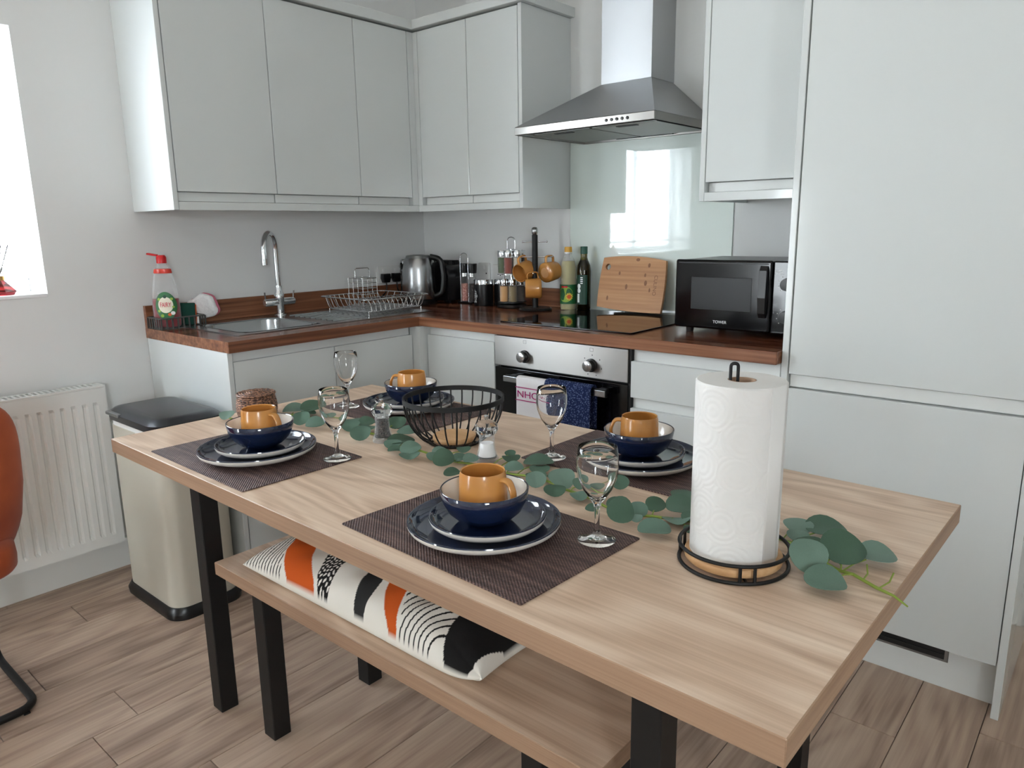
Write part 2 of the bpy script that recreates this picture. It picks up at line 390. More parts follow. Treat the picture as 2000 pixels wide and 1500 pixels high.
def pane_mat():
    m = bpy.data.materials.new('window_pane'); m.use_nodes = True; MATS['window_pane'] = m; N = m.node_tree.nodes; L = m.node_tree.links
    N.clear(); o = N.new('ShaderNodeOutputMaterial'); mx = N.new('ShaderNodeMixShader'); t = N.new('ShaderNodeBsdfTransparent'); g = N.new('ShaderNodeBsdfGlossy')
    g.inputs['Roughness'].default_value = .02; lw = N.new('ShaderNodeLayerWeight'); lw.inputs[0].default_value = .5
    pw = N.new('ShaderNodeMath'); pw.operation = 'POWER'; pw.inputs[1].default_value = 5.0; L.new(lw.outputs['Facing'], pw.inputs[0])
    fr = N.new('ShaderNodeMath'); fr.operation = 'MULTIPLY_ADD'; L.new(pw.outputs[0], fr.inputs[0]); fr.inputs[1].default_value = .5; fr.inputs[2].default_value = .04
    L.new(fr.outputs[0], mx.inputs[0]); L.new(t.outputs[0], mx.inputs[1]); L.new(g.outputs[0], mx.inputs[2]); L.new(mx.outputs[0], o.inputs[0])
pane_mat()
def cushion_mat():
    m = mat('cushion_cloth', (226,222,214), .9, spec=.1); t, N, L, b = nt(m)
    a = N.new('ShaderNodeVertexColor'); a.layer_name = 'print'; L.new(a.outputs['Color'], b.inputs['Base Color'])
    tc = N.new('ShaderNodeTexCoord'); n = N.new('ShaderNodeTexNoise'); n.inputs['Scale'].default_value = 500; L.new(tc.outputs['Object'], n.inputs['Vector'])
    bp = N.new('ShaderNodeBump'); bp.inputs['Strength'].default_value = .3; bp.inputs['Distance'].default_value = .001; L.new(n.outputs[0], bp.inputs['Height']); L.new(bp.outputs[0], b.inputs['Normal'])
cushion_mat()

# ================================================================== the room
TH = .25
def wall_x(name, x0, x1, wins):
    b = B(); y = -RY-TH
    for y0, y1, z0, z1 in wins:
        box(b, (x0, y, 0), (x1, y0, RZ)); box(b, (x0, y0, 0), (x1, y1, z0)); box(b, (x0, y0, z1), (x1, y1, RZ)); y = y1
    box(b, (x0, y, 0), (x1, TH, RZ))
    return struct(obj(name, b, 'wall_paint'))
wall_x('wall_left', -TH, 0, LEFT_WINDOWS); wall_x('wall_right', RX, RX+TH, ADDED_RIGHT_WINDOWS)
struct(obj('wall_back', bx((0, 0, 0), (RX, TH, RZ)), 'wall_paint'))
b = B(); x = 0.
for a0, a1, z0, z1 in ADDED_FRONT_WINDOWS:
    box(b, (x, -RY-TH, 0), (a0, -RY, RZ)); box(b, (a0, -RY-TH, 0), (a1, -RY, z0)); box(b, (a0, -RY-TH, z1), (a1, -RY, RZ)); x = a1
box(b, (x, -RY-TH, 0), (RX, -RY, RZ)); struct(obj('wall_front', b, 'wall_paint'))
struct(obj('ceiling', bx((-TH, -RY-TH, RZ), (RX+TH, TH, RZ+.1)), 'ceiling_paint'))
floor = struct(obj('floor', bx((-TH, -RY-TH, -.12), (RX+TH, TH, -.010)), 'dark_recess'))
PW, PL = .1577, 1.22
bm = bx((.0009, 0, -.010), (PW-.0009, PL-.0018, 0), .0010, 1)
pl0 = obj('plank', bm, 'floor_oak', floor); pl0.data.materials[0] = MATS['floor_oak']; first = True
known = {0: -1.909, 2: -2.134, 4: -2.011}
for r in range(-2, 29):
    xs = .194+r*PW
    if xs < -.16 or xs > RX: continue
    y = known.get(r, -1.9-((r*.4371) % 1)*PL) - 3*PL
    while y < .1:
        if y+PL > -RY:
            if first: o = pl0; first = False
            else: o = pl0.copy(); COL.objects.link(o)
            o.parent = floor; o.location = (xs, y, 0)
        y += PL
b = B(); box(b, (0, -RY, 0), (.018, -1.47, .115), .003); struct(obj('baseboard_left', b, 'white_paint'))
b = B(); box(b, (2.76, -.016, 0), (RX, 0, .115), .003); struct(obj('baseboard_back', b, 'white_paint'))
def window(n, lo, hi, axis, mull=1):
    """frame, mullions and panes of a window filling lo..hi"""
    w = bpy.data.objects.new('window_%d' % n, None); COL.objects.link(w); w.location = lo; struct(w)
    lo, hi = Vector(lo), Vector(hi); k = 1 if axis == 'x' else 0; f = .055; b = B()
    def seg(a, c, z0, z1):
        p, q = lo.copy(), hi.copy(); p[k] = a; q[k] = c; p.z = z0; q.z = z1; box(b, p, q, .004, 1)
    seg(lo[k], hi[k], lo.z, lo.z+f); seg(lo[k], hi[k], hi.z-f, hi.z); seg(lo[k], lo[k]+f, lo.z+f, hi.z-f); seg(hi[k]-f, hi[k], lo.z+f, hi.z-f)
    step = (hi[k]-lo[k])/(mull+1)
    for i in range(mull): seg(lo[k]+step*(i+1)-f/2, lo[k]+step*(i+1)+f/2, lo.z+f, hi.z-f)
    obj('window_frame', b, 'upvc', w)
    for i in range(mull+1):
        p, q = lo.copy(), hi.copy(); m = 1-k
        p[m] = (lo[m]+hi[m])/2-.003; q[m] = p[m]+.006; p[k] = lo[k]+step*i+f/2; q[k] = lo[k]+step*(i+1)-f/2; p.z += f-.01; q.z -= f-.01
        obj('window_pane', bx(p, q), 'window_pane', w)
    return w
w1 = window(1, (-.22, WIN1[0], WIN1[2]), (-.165, WIN1[1], WIN1[3]), 'x')
obj('window_sill', bx((-.165, WIN1[0]+.001, WIN1[2]-.001), (.004, WIN1[1]-.001, WIN1[2]+.012), .003), 'upvc', w1)
nw = 2
for a0, a1, z0, z1 in ADDED_RIGHT_WINDOWS: window(nw, (RX+.04, a0, z0), (RX+.1, a1, z1), 'x', 0); nw += 1  # frame of the added right-hand window
for a0, a1, z0, z1 in ADDED_FRONT_WINDOWS: window(nw, (a0, -RY-.1, z0), (a1, -RY-.04, z1), 'y', 0); nw += 1  # frame of the added window behind the camera
for w_ in LEFT_WINDOWS:
    if w_ is not WIN1: window(nw, (-.22, w_[0], w_[2]), (-.165, w_[1], w_[3]), 'x', 0); nw += 1
# venetian blind in the window
bl = thing('venetian_blind', 'white venetian blind hanging in the window above the radiator', 'blind', (-.11, -2.365, 1.90))
obj('head_rail', bx((-.135, WIN1[0]+.02, 1.895), (-.085, WIN1[1]-.025, 1.925), .003), 'blind_white', bl)
z = 1.165; sl = None
while z < 1.885:
    if sl is None:
        b = B(); yy0, yy1 = WIN1[0]+.025-bl.location.y, WIN1[1]-.03-bl.location.y
        pr = [(-.0125, -.001), (-.006, .0012), (0, .0018), (.006, .0012), (.0125, -.001), (.0125, -.0016), (0, .0012), (-.0125, -.0016)]
        prism(b, pr, yy0, yy1, 'y'); xf(b, Matrix.Rotation(math.radians(-4), 4, 'Y'))
        sl = obj('slat', b, 'blind_slat', bl, world=False); o = sl
    else:
        o = sl.copy(); COL.objects.link(o); o.parent = bl
    o.location = (0, 0, z-1.90); z += .0205
obj('bottom_rail', bx((-.122, WIN1[0]+.025, 1.142), (-.098, WIN1[1]-.03, 1.156), .002), 'blind_white', bl)
for yy in (-2.75, -2.36, -1.95):
    b = B(); tube(b, [(-.11, yy, 1.15), (-.11, yy, 1.9)], .0009, 5); obj('ladder_cord', b, 'blind_white', bl)
# reed diffuser on the sill
dz = WIN1[2]+.0125
rd = thing('reed_diffuser', 'dark red glass reed diffuser with gold collar on the window sill', 'diffuser', (-.055, -1.90, dz))
b = B(); lathe(b, [(0, 0), (.036, 0), (.044, .012), (.014, .046), (.012, .05), (.0, .05)], 6, (-.055, -1.90, dz)); obj('bottle', b, 'amber_red', rd)
b = B(); lathe(b, [(.0, .05), (.014, .05), (.014, .064), (0, .064)], 24, (-.055, -1.90, dz)); obj('collar', b, 'gold', rd, 40)
for i, (a, c) in enumerate(((.05, .03), (-.03, -.05), (.02, -.06), (-.02, .02))):
    b = B(); tube(b, [(-.055, -1.90, dz+.062), (-.055+a*.6, -1.90+c, dz+.062+.105)], .0016, 6); obj('reed', b, 'reed', rd)

# ================================================================== radiator
rx, ry0, ry1, rz0, rz1 = .1, -2.72, -1.672, .137, .728
ra = thing('radiator', 'white panel radiator on the wall below the window', 'radiator', (.06, (ry0+ry1)/2, 0))
# pressed front panel
b = B(); pitch = .0355; ys = []
y = ry1-.028
prof = [(ry1, 0)]
while y > ry0+.03:
    prof += [(y, 0), (y-.006, -.008), (y-.014, -.008), (y-.020, 0)]; y -= pitch
prof.append((ry0, 0))
zs = [rz0, rz0+.035, rz0+.047, rz1-.062, rz1-.05, rz1]
rows = []
for zi, zz in enumerate(zs):
    k = 1. if 2 <= zi <= 3 else 0.
    rows.append([b.verts.new((rx+d*k, yy, zz)) for yy, d in prof])
for r0, r1 in zip(rows, rows[1:]):
    for i in range(len(prof)-1): b.faces.new((r0[i], r0[i+1], r1[i+1], r1[i]))
fp = obj('front_panel', b, 'radiator_white', ra)
sm = fp.modifiers.new('thick', 'SOLIDIFY'); sm.thickness = .003; sm.offset = 0
obj('back_panel', bx((.026, ry0+.01, rz0+.01), (.034, ry1-.01, rz1-.01), .002), 'radiator_white', ra)
obj('side_panel', bx((.026, ry1-.004, rz0+.012), (rx-.002, ry1, rz1+.004), .001), 'radiator_white', ra)
obj('side_panel', bx((.026, ry0, rz0+.012), (rx-.002, ry0+.004, rz1+.004), .001), 'radiator_white', ra)
b = B(); gz0, gz1 = rz1+.001, rz1+.007
box(b, (.024, ry0, gz0), (.036, ry1, gz1)); box(b, (.086, ry0, gz0), (rx+.001, ry1, gz1)); box(b, (.036, ry1-.02, gz0), (.086, ry1, gz1))
yy = ry1-.028
while yy > ry0+.01:
    box(b, (.036, yy-.004, gz0), (.086, yy+.004, gz1)); yy -= .0175
obj('top_grille', b, 'radiator_white', ra)
obj('fin_core', bx((.04, ry0+.03, rz0+.04), (.086, ry1-.03, rz1-.05)), 'cab_inner', ra)
for yy in (ry0+.2, ry1-.2): obj('wall_bracket', bx((.001, yy-.012, rz0+.05), (.028, yy+.012, rz1-.08), .001), 'radiator_white', ra)

# ================================================================== pedal bin
pb = thing('pedal_bin', 'tall pale steel pedal bin with black lid beside the cupboard end', 'bin', (.40, -1.605, 0))
def loft(bm, polys, cap=True):
    rows = [[bm.verts.new(p) for p in q] for q in polys]
    for a, c in zip(rows, rows[1:]):
        n = len(a)
        for i in range(n): bm.faces.new((a[i], a[(i+1) % n], c[(i+1) % n], c[i]))
    if cap: bm.faces.new(rows[0][::-1]); bm.faces.new(rows[-1])
def rr3(x0, y0, x1, y1, r, z, n=6): return [(u, v, z) for u, v in rrect(x0, y0, x1, y1, r, n)]
bx0, by0, bx1, by1 = .215, -1.722, .595, -1.486
b = B(); loft(b, [rr3(bx0, by0, bx1, by1, .055, .035), rr3(bx0, by0, bx1, by1, .055, .625)]); obj('body', b, 'bin_body', pb, 40)
b = B(); loft(b, [rr3(bx0-.012, by0-.012, bx1+.012, by1+.012, .06, .0), rr3(bx0-.014, by0-.014, bx1+.014, by1+.014, .06, .02), rr3(bx0-.004, by0-.004, bx1+.004, by1+.004, .058, .040)]); obj('base_ring', b, 'black_plastic', pb, 40)
b = B(); loft(b, [rr3(bx0+.004, by0+.004, bx1-.004, by1-.004, .05, .625), rr3(bx0+.004, by0+.004, bx1-.004, by1-.004, .05, .645)]); obj('liner_rim', b, 'white_plastic', pb, 40)
b = B(); loft(b, [rr3(bx0-.004, by0-.004, bx1+.004, by1+.004, .055, .645), rr3(bx0-.006, by0-.006, bx1+.006, by1+.006, .055, .668), rr3(bx0+.012, by0+.012, bx1-.012, by1-.012, .045, .682), rr3(bx0+.03, by0+.03, bx1-.03, by1-.03, .04, .686)])
ld = obj('lid', b, 'bin_lid', pb, 35)
obj('lid_clip', bx((bx0+.03, by0-.012, .662), (bx0+.13, by0+.008, .674), .003), 'steel_dull', ld)
obj('pedal', bx((bx1+.0145, -1.64, .012), (bx1+.05, -1.57, .022), .003), 'black_plastic', pb)
obj('carry_handle', bx((bx0-.022, -1.67, .60), (bx0-.0, -1.54, .622), .006), 'black_plastic', pb)

# ================================================================== base kitchen units
WD, LA, LB, WZ = .62, 1.465, 2.123, .91
CT = WZ-.038                     # underside of the worktop
XF = .598                        # front plane of doors on the sink wall
YF = -.598                       # front plane of doors on the hob wall
def door(name, lo, hi, parent, m='cab_gloss'): return obj(name, bx(lo, hi, .0012, 1), m, parent)
su = thing('sink_cupboard', 'white gloss two door base cupboard under the sink', 'cupboard', (.3, -1.03, 0))
b = B(); box(b, (.02, -1.443, .10), (.575, -.64, .118)); box(b, (.02, -1.443, .1185), (.575, -1.425, CT)); box(b, (.02, -.658, .1185), (.575, -.64, CT)); box(b, (.02, -1.4245, .1185), (.03, -.6585, CT)); obj('body', b, 'cab_inner', su)
obj('end_panel', bx((.004, -1.463, 0), (XF+.004, -1.445, CT), .001, 1), 'cab_gloss', su)
door('door', (.578, -1.441, .105), (XF, -1.033, .836), su); door('door', (.578, -1.029, .105), (XF, -.642, .836), su)
obj('grip_channel', bx((.565, -1.443, .78), (.5775, -.64, CT), .001, 1), 'cab_white', su)
obj('plinth', bx((.52, -1.443, 0), (.536, -.60, .10)), 'cab_white', su)
cu = thing('corner_cupboard', 'white gloss single door corner base cupboard beside the oven', 'cupboard', (.5, -.3, 0))
obj('body', bx((.03, -.575, .10), (1.02, -.02, CT)), 'cab_inner', cu)
obj('corner_post', bx((.578, -.638, .105), (.64, -.576, CT), .001, 1), 'cab_gloss', cu)
door('door', (.644, YF, .105), (1.018, -.578, .836), cu)
obj('grip_channel', bx((.642, -.5775, .78), (1.018, -.572, CT), .001, 1), 'cab_white', cu)
obj('plinth', bx((.536, -.536, 0), (1.02, -.52, .10)), 'cab_white', cu)
du = thing('drawer_unit', 'white gloss unit of three wide drawers between oven and tall cupboard', 'drawers', (1.87, -.3, 0))
obj('body', bx((1.628, -.575, .10), (2.122, -.02, CT)), 'cab_inner', du)
for z0, z1 in ((.705, .828), (.41, .668), (.105, .375)):
    door('drawer_front', (1.630, YF, z0), (2.120, -.578, z1), du)
obj('grip_channel', bx((1.630, -.5775, .78), (2.120, -.572, CT), .001, 1), 'cab_white', du)
obj('grip_channel', bx((1.630, -.5775, .640), (2.120, -.572, .733), .001, 1), 'cab_white', du)
obj('grip_channel', bx((1.630, -.5775, .347), (2.120, -.572, .438), .001, 1), 'cab_white', du)
obj('plinth', bx((1.02, -.536, 0), (2.122, -.52, .10)), 'cab_white', du)

# ---- tall unit on the right
tu = thing('tall_cupboard', 'tall white gloss cupboard with two big doors and toe-kick vent', 'cupboard', (2.43, -.3, 0))
TZ = 2.30
obj('body', bx((2.146, -.555, .1425), (2.726, -.01, TZ-.005)), 'cab_inner', tu)
obj('side_panel', bx((2.126, -.588, .0), (2.144, -.004, TZ), .001, 1), 'cab_gloss', tu)
obj('side_panel', bx((2.728, -.592, .0), (2.746, -.004, TZ), .001, 1), 'cab_gloss', tu)
door('upper_door', (2.147, -.585, .845), (2.7255, -.564, TZ-.006), tu); door('lower_door', (2.147, -.585, .145), (2.7255, -.564, .803), tu)
obj('grip_channel', bx((2.147, -.570, .806), (2.7255, -.556, .842), .001, 1), 'cab_white', tu)
obj('plinth', bx((2.145, -.522, 0), (2.727, -.506, .142)), 'cab_white', tu)
vg = obj('vent_grille', bx((2.33, -.5245, .078), (2.612, -.5222, .1400), .001, 1), 'steel_dull', tu)
obj('vent_opening', bx((2.338, -.5265, .086), (2.602, -.5246, .1395)), 'dark_recess', vg)
for i in range(2): obj('vent_slat', bx((2.338, -.5285, .098+i*.016), (2.602, -.5266, .1020+i*.016)), 'black_matte', vg)

# ---- worktop
wt = thing('worktop', 'walnut effect kitchen worktop running round the corner', 'worktop', (.3, -.3, CT))
def slab(lo, hi, top, edge, name='slab'):
    o = obj(name, bx(lo, hi, .002, 2), top, wt); o.data.materials.append(MATS[edge])
    for p in o.data.polygons:
        if abs(p.normal.z) < .6: p.material_index = 1
    return o
# the sink bowl is cut out of the slab along the sink wall
BX0, BX1, BY0, BY1 = .145, .485, -1.325, -1.005
b = B()
for lo, hi in (((0, -LA, CT), (BX0, -WD, WZ)), ((BX1, -LA, CT), (WD, -WD, WZ)), ((BX0, -LA, CT), (BX1, BY0, WZ)), ((BX0, BY1, CT), (BX1, -WD, WZ))):
    box(b, lo, hi)
o = obj('slab', b, 'walnut_y', wt); o.data.materials.append(MATS['walnut_edge_y'])
for p in o.data.polygons:
    if abs(p.normal.z) < .6: p.material_index = 1
slab((0, -WD, CT), (LB, 0, WZ), 'walnut_x', 'walnut_edge_x')
us = thing('upstand', 'low walnut upstand along the wall behind sink and kettle', 'upstand', (.01, -.01, WZ))
obj('board', bx((0.0005, -LA, WZ+.0005), (.018, -.0185, WZ+.085), .001, 1), 'walnut_edge_y', us); obj('board', bx((.0005, -.018, WZ+.0005), (.944, -.0005, WZ+.085), .001, 1), 'walnut_edge_x', us)
sp = tag(obj('splashback', bx((.946, -.006, WZ+.001), (1.697, -.0005, 1.625), .001, 1), 'splash_glass'), 'pale green glass splashback spotted with droplets behind the hob', 'splashback')

# ---- sink
sk = thing('sink', 'stainless steel inset sink with bowl and ribbed drainer', 'sink', (.28, -.9, WZ))
b = B(); z0 = WZ+.0005; z1 = WZ+.004
SX0, SX1, SY0, SY1 = .055, .52, -1.372, -.44
outer = rr3(SX0, SY0, SX1, SY1, .02, z1); 
for lo, hi in (((SX0, SY0, z0), (BX0, SY1, z1)), ((BX1, SY0, z0), (SX1, SY1, z1)), ((BX0, SY0, z0), (BX1, BY0, z1)), ((BX0, BY1, z0), (BX1, SY1, z1))): box(b, lo, hi)
obj('rim', b, 'sink_steel', sk)
b = B(); rings = [rr3(BX0-.006, BY0-.006, BX1+.006, BY1+.006, .06, z1+.0012, 8), rr3(BX0+.004, BY0+.004, BX1-.004, BY1-.004, .06, z1-.004, 8), rr3(BX0+.012, BY0+.012, BX1-.012, BY1-.012, .06, WZ-.13, 8), rr3(BX0+.035, BY0+.035, BX1-.035, BY1-.035, .05, WZ-.15, 8)]
rows = [[b.verts.new(p) for p in q] for q in rings]
for a, c in zip(rows, rows[1:]):
    for i in range(len(a)): b.faces.new((a[i], a[(i+1) % len(a)], c[(i+1) % len(a)], c[i]))
b.faces.new(rows[-1]); bo = obj('bowl', b, 'sink_steel', sk, 60)
b = B(); lathe(b, [(0, 0), (.035, 0), (.032, .003), (.0, .003)], 24, ((BX0+BX1)/2, (BY0+BY1)/2, WZ-.1495)); obj('waste', b, 'chrome', bo, 30)
b = B(); lathe(b, [(0, 0), (.011, 0), (.011, .002), (0, .002)], 16, (.33, BY1-.012, WZ-.035), M=Matrix.Rotation(PI/2, 4, 'X')); obj('overflow', b, 'dark_recess', bo)
for i in range(9):
    x = .15+i*.038; b = B(); tube(b, [(x, -.93, z1), (x, -.5, z1)], .004, 6); obj('drainer_rib', b, 'sink_steel', sk, 60)
# ---- tap
tx, ty = .075, -.925
tp = thing('mixer_tap', 'chrome swan neck mixer tap with two side levers behind the sink', 'tap', (tx, ty, z1))
b = B(); lathe(b, [(0, 0), (.027, 0), (.027, .005), (.018, .008), (.018, .05), (.021, .055), (.021, .09), (.016, .1), (.0145, .125), (0, .125)], 24, (tx, ty, z1)); obj('column', b, 'chrome', tp, 40)
b = B(); tube(b, [(tx, ty-.072, z1+.055), (tx, ty-.068, z1+.055), (tx, ty+.068, z1+.055), (tx, ty+.072, z1+.055)], [.013, .016, .016, .013], 16); obj('valve_body', b, 'chrome', tp, 40)
for s in (-1, 1):
    b = B(); tube(b, [(tx, ty+s*.066, z1+.06), (tx+.004, ty+s*.07, z1+.10)], .0035, 8); obj('lever', b, 'chrome', tp, 40)
dv = Vector((.62, -.78, 0)); R0 = .068; base = Vector((tx, ty, z1)); pts = [base+Vector((0, 0, .12)), base+Vector((0, 0, .20)), base+Vector((0, 0, .277))]
for i in range(1, 13):
    a = PI*i/12; pts.append(base+Vector((0, 0, .277))+dv*(R0-R0*math.cos(a))+Vector((0, 0, R0*math.sin(a))))
pts.append(pts[-1]+Vector((0, 0, -.055)))
b = B(); tube(b, pts, .0115, 16); obj('spout', b, 'chrome', tp, 50)
b = B(); e = pts[-1]; lathe(b, [(0, -.004), (.013, -.004), (.013, .022), (0, .022)], 20, e); obj('aerator', b, 'chrome', tp, 40)

# ---- soap caddy with its things
cx0, cx1, cy0, cy1, cz = .022, .135, -1.462, -1.292, WZ+.0005
sc = thing('sink_caddy', 'grey slotted metal caddy at the worktop end holding soap and sponges', 'caddy', (.08, -1.38, cz))
obj('tray', bx((cx0, cy0, cz), (cx1, cy1, cz+.004), .001, 1), 'caddy_grey', sc)
b = B(); tube(b, [(u, v, cz+.042) for u, v in rrect(cx0, cy0, cx1, cy1, .008, 3)], .003, 6, True); obj('top_rail', b, 'caddy_grey', sc, 60)
for i in range(9):
    yv = cy0+(cy1-cy0)*i/8
    for xv in (cx0, cx1): obj('bar', bx((xv-.0012, yv-.003, cz), (xv+.0012, yv+.003, cz+.042)), 'caddy_grey', sc)
for i in range(1, 6):
    xv = cx0+(cx1-cx0)*i/6
    for yv in (cy0, cy1): obj('bar', bx((xv-.003, yv-.0012, cz), (xv+.003, yv+.0012, cz+.042)), 'caddy_grey', sc)
# washing-up liquid bottle
BA = math.radians(46)      # width axis of the bottle
bz = cz+.0045; bc = (.082, -1.412, bz)
so = thing('washing_up_bottle', 'clear washing-up liquid bottle, red liquid and open red cap, in the sink caddy', 'bottle', bc, BA)
def flat(prof, d=.58): return dict(prof=prof, sx=1., sy=d)
bp = [(0, 0), (.044, 0), (.049, .006), (.0505, .04), (.050, .09), (.0465, .13), (.040, .17), (.033, .2), (.028, .215), (.0215, .228), (.0165, .24), (.0, .24)]
b = B(); lathe(b, bp, 36, sx=1., sy=.62); obj('bottle', b, 'mill_clear', so, 60, world=False)
lp = [(0, .002), (.0425, .002), (.0478, .008), (.0492, .04), (.0488, .09), (.0476, .108), (0, .108)]
b = B(); lathe(b, lp, 36, sx=1., sy=.61); obj('liquid', b, 'soap_liquid', so, 40, world=False)
b = B(); lathe(b, [(.0325, .203), (.0336, .205), (.0305, .219), (.0285, .2185)], 36, sx=1., sy=.66, close=True); obj('neck_band', b, 'red_band', so, 60, world=False)
b = B(); lathe(b, [(0, .24), (.018, .24), (.018, .262), (.013, .270), (0, .270)], 24); cp = obj('cap', b, 'red_plastic', so, 40, world=False)
b = B(); box(b, (-.050, -.011, .266), (-.014, .011, .273), .002, 2, Euler((0, .18, 0)), (-.014, 0, .266)); obj('flip_lid', b, 'red_plastic', cp, world=False)
def bottle_y(x, z, off):
    for (r0, h0), (r1, h1) in zip(bp, bp[1:]):
        if h0 <= z <= h1 and h1 > h0:
            r = r0+(r1-r0)*(z-h0)/(h1-h0); break
    else: r = .05
    q = max(0., 1-(x/r)**2); return -(r*.62*math.sqrt(q))-off
def wrap_label(bm, outline, nr, off, fy):
    """a disc-like patch following a curved front: outline(t) -> (x, z) around centre (0, zc)"""
    cx, cz_ = outline(None); n = 40; prev = None
    ctr = bm.verts.new((cx, fy(cx, cz_, off), cz_))
    for k in range(1, nr+1):
        row = []
        for i in range(n):
            x, z = outline(2*PI*i/n); x = cx+(x-cx)*k/nr; z = cz_+(z-cz_)*k/nr
            row.append(bm.verts.new((x, fy(x, z, off), z)))
        for i in range(n):
            j = (i+1) % n
            if prev is None: bm.faces.new((ctr, row[i], row[j]))
            else: bm.faces.new((prev[i], row[i], row[j], prev[j]))
        prev = row
def ell(cx, cz_, a, h): return lambda t: (cx, cz_) if t is None else (cx+a*math.cos(t), cz_+h*math.sin(t))
b = B(); wrap_label(b, ell(.008, .082, .037, .053), 6, .0012, bottle_y); lb = obj('label', b, 'label_green', so, 180, world=False)
b = B(); wrap_label(b, ell(.008, .086, .026, .030), 5, .0018, bottle_y); obj('label_centre', b, 'label_cream', lb, 180, world=False)
for k, (ax, az, rr, mm) in enumerate(((.020, .050, .006, 'label_orange'), (.031, .055, .007, 'white_plastic'), (-.006, .046, .006, 'label_lime'), (.005, .045, .005, 'label_green'), (-.016, .064, .005, 'label_lime'), (.008, .117, .006, 'label_dark_green'), (-.014, .108, .005, 'label_lime'), (.030, .108, .005, 'label_lime'), (.034, .078, .004, 'label_lime'))):
    b = B(); wrap_label(b, ell(ax, az, rr, rr), 2, .0021, bottle_y); obj('label_motif', b, mm, lb, 180, world=False)
b = lettering('FAIRY', .0185, .0003); bmesh.ops.scale(b, vec=(.82, 1.35, 1), verts=b.verts)
for v in b.verts: v.co = Vector((v.co.x+.008, bottle_y(v.co.x+.008, v.co.y+.086, .0024)-v.co.z, v.co.y+.086))
obj('lettering', b, 'letter_red', lb, world=False)
sg = thing('scouring_sponge', 'green and orange scouring sponge leaning in the sink caddy', 'sponge', (.085, -1.345, bz))
R1 = Euler((-.16, 0, math.radians(46)))
b = B(); box(b, (.045, -1.353, bz), (.118, -1.339, bz+.085), .003, 2, R1, (.08, -1.345, bz)); obj('scourer', b, 'sponge_green', sg)
b = B(); box(b, (.045, -1.338, bz), (.118, -1.327, bz+.08), .003, 2, R1, (.08, -1.345, bz)); obj('foam', b, 'sponge_orange', sg)
ws = thing('scrub_pad', 'fluffy white scrub pad with pink back leaning at the caddy end', 'sponge', (.085, -1.30, bz))
def lump(x, y, z): return (x*(1+.06*math.sin(z*90)), y+.003*math.sin(x*120), z*(1+.08*math.sin(x*80)))
b = B(); superell(b, (.085, -1.272, bz+.064), (.052, .014, .046), .5, .5, 32, 16, lump, Euler((.30, -.35, math.radians(40))).to_matrix()); obj('pad', b, 'scrub_white', ws, 180)
b = B(); superell(b, (.078, -1.259, bz+.066), (.053, .007, .047), .5, .5, 24, 12, lump, Euler((.30, -.35, math.radians(40))).to_matrix()); obj('backing', b, 'scrub_pink', ws, 180)
b = B(); tube(b, [(.098, -1.302, bz+.002), (.092, -1.294, bz+.035)], .008, 10); obj('handle', b, 'white_plastic', ws, 60)

# ---- dish rack on the drainer
RX0, RX1, RYa, RYb, rz = .165, .495, -.785, -.435, .985
dr = thing('dish_rack', 'chrome wire dish rack standing on the sink drainer', 'dish rack', (.33, -.61, z1))
b = B(); tube(b, [(u, v, rz) for u, v in rrect(RX0, RYa, RX1, RYb, .025, 5)], .003, 8, True); obj('top_rim', b, 'wire_silver', dr, 60)
ix0, ix1, iy0, iy1, iz = RX0+.03, RX1-.03, RYa+.03, RYb-.03, z1+.018
b = B(); tube(b, [(u, v, iz) for u, v in rrect(ix0, iy0, ix1, iy1, .02, 4)], .0025, 8, True); obj('base_loop', b, 'wire_silver', dr, 60)
n = 13
for i in range(n):      # the U wires across the rack
    y = RYa+.03+(RYb-RYa-.06)*i/(n-1)
    b = B(); tube(b, fillet([(RX0+.002, y, rz), (ix0, y, iz), (ix1, y, iz), (RX1-.002, y, rz)], .02, 4), .0017, 6); obj('wire', b, 'wire_silver', dr, 60)
for i in range(6):
    x = RX0+.05+(RX1-RX0-.1)*i/5
    for ya, yb in ((RYa+.002, iy0), (RYb-.002, iy1)):
        b = B(); tube(b, [(x, ya, rz), (x, yb, iz)], .0017, 6); obj('wire', b, 'wire_silver', dr, 60)
for i in range(11):     # plate loops along the front
    y = RYa+.05+(RYb-RYa-.1)*i/10
    b = B(); tube(b, [(.36, y, iz)]+[(.41-.05*math.cos(a), y, iz+.055*math.sin(a)) for a in [PI*k/8 for k in range(1, 8)]]+[(.46, y, iz)], .0017, 6); obj('plate_loop', b, 'wire_silver', dr, 60)
for u, v in ((ix0, iy0), (ix1, iy0), (ix0, iy1), (ix1, iy1)):
    b = B(); tube(b, [(u, v, iz), (u, v, z1+.0005)], .003, 8); obj('foot', b, 'wire_silver', dr, 60)
cb = thing('cutlery_basket', 'square wire cutlery basket standing inside the dish rack', 'basket', (.235, -.60, iz))
cw = .05
for k, hz_ in enumerate((.0045, .03, .055, .08, .105, .125)):
    b = B(); tube(b, [(.235+u, -.60+v, iz+hz_) for u, v in rrect(-cw, -cw*.8, cw, cw*.8, .008, 3)], .0018 if k < 5 else .0026, 6, True); obj('hoop', b, 'wire_silver', cb, 60)
for u in (-cw, -cw/3, cw/3, cw):
    for v in (-cw*.8, cw*.8):
        b = B(); tube(b, [(.235+u, -.60+v, iz+.0045), (.235+u, -.60+v, iz+.125)], .0015, 6); obj('upright', b, 'wire_silver', cb, 60)
b = B(); tube(b, fillet([(.235, -.60-cw*.8, iz+.125), (.235, -.60-cw*.8, iz+.168), (.235, -.60+cw*.8, iz+.168), (.235, -.60+cw*.8, iz+.125)], .012), .0022, 6); obj('carry_loop', b, 'wire_silver', cb, 60)

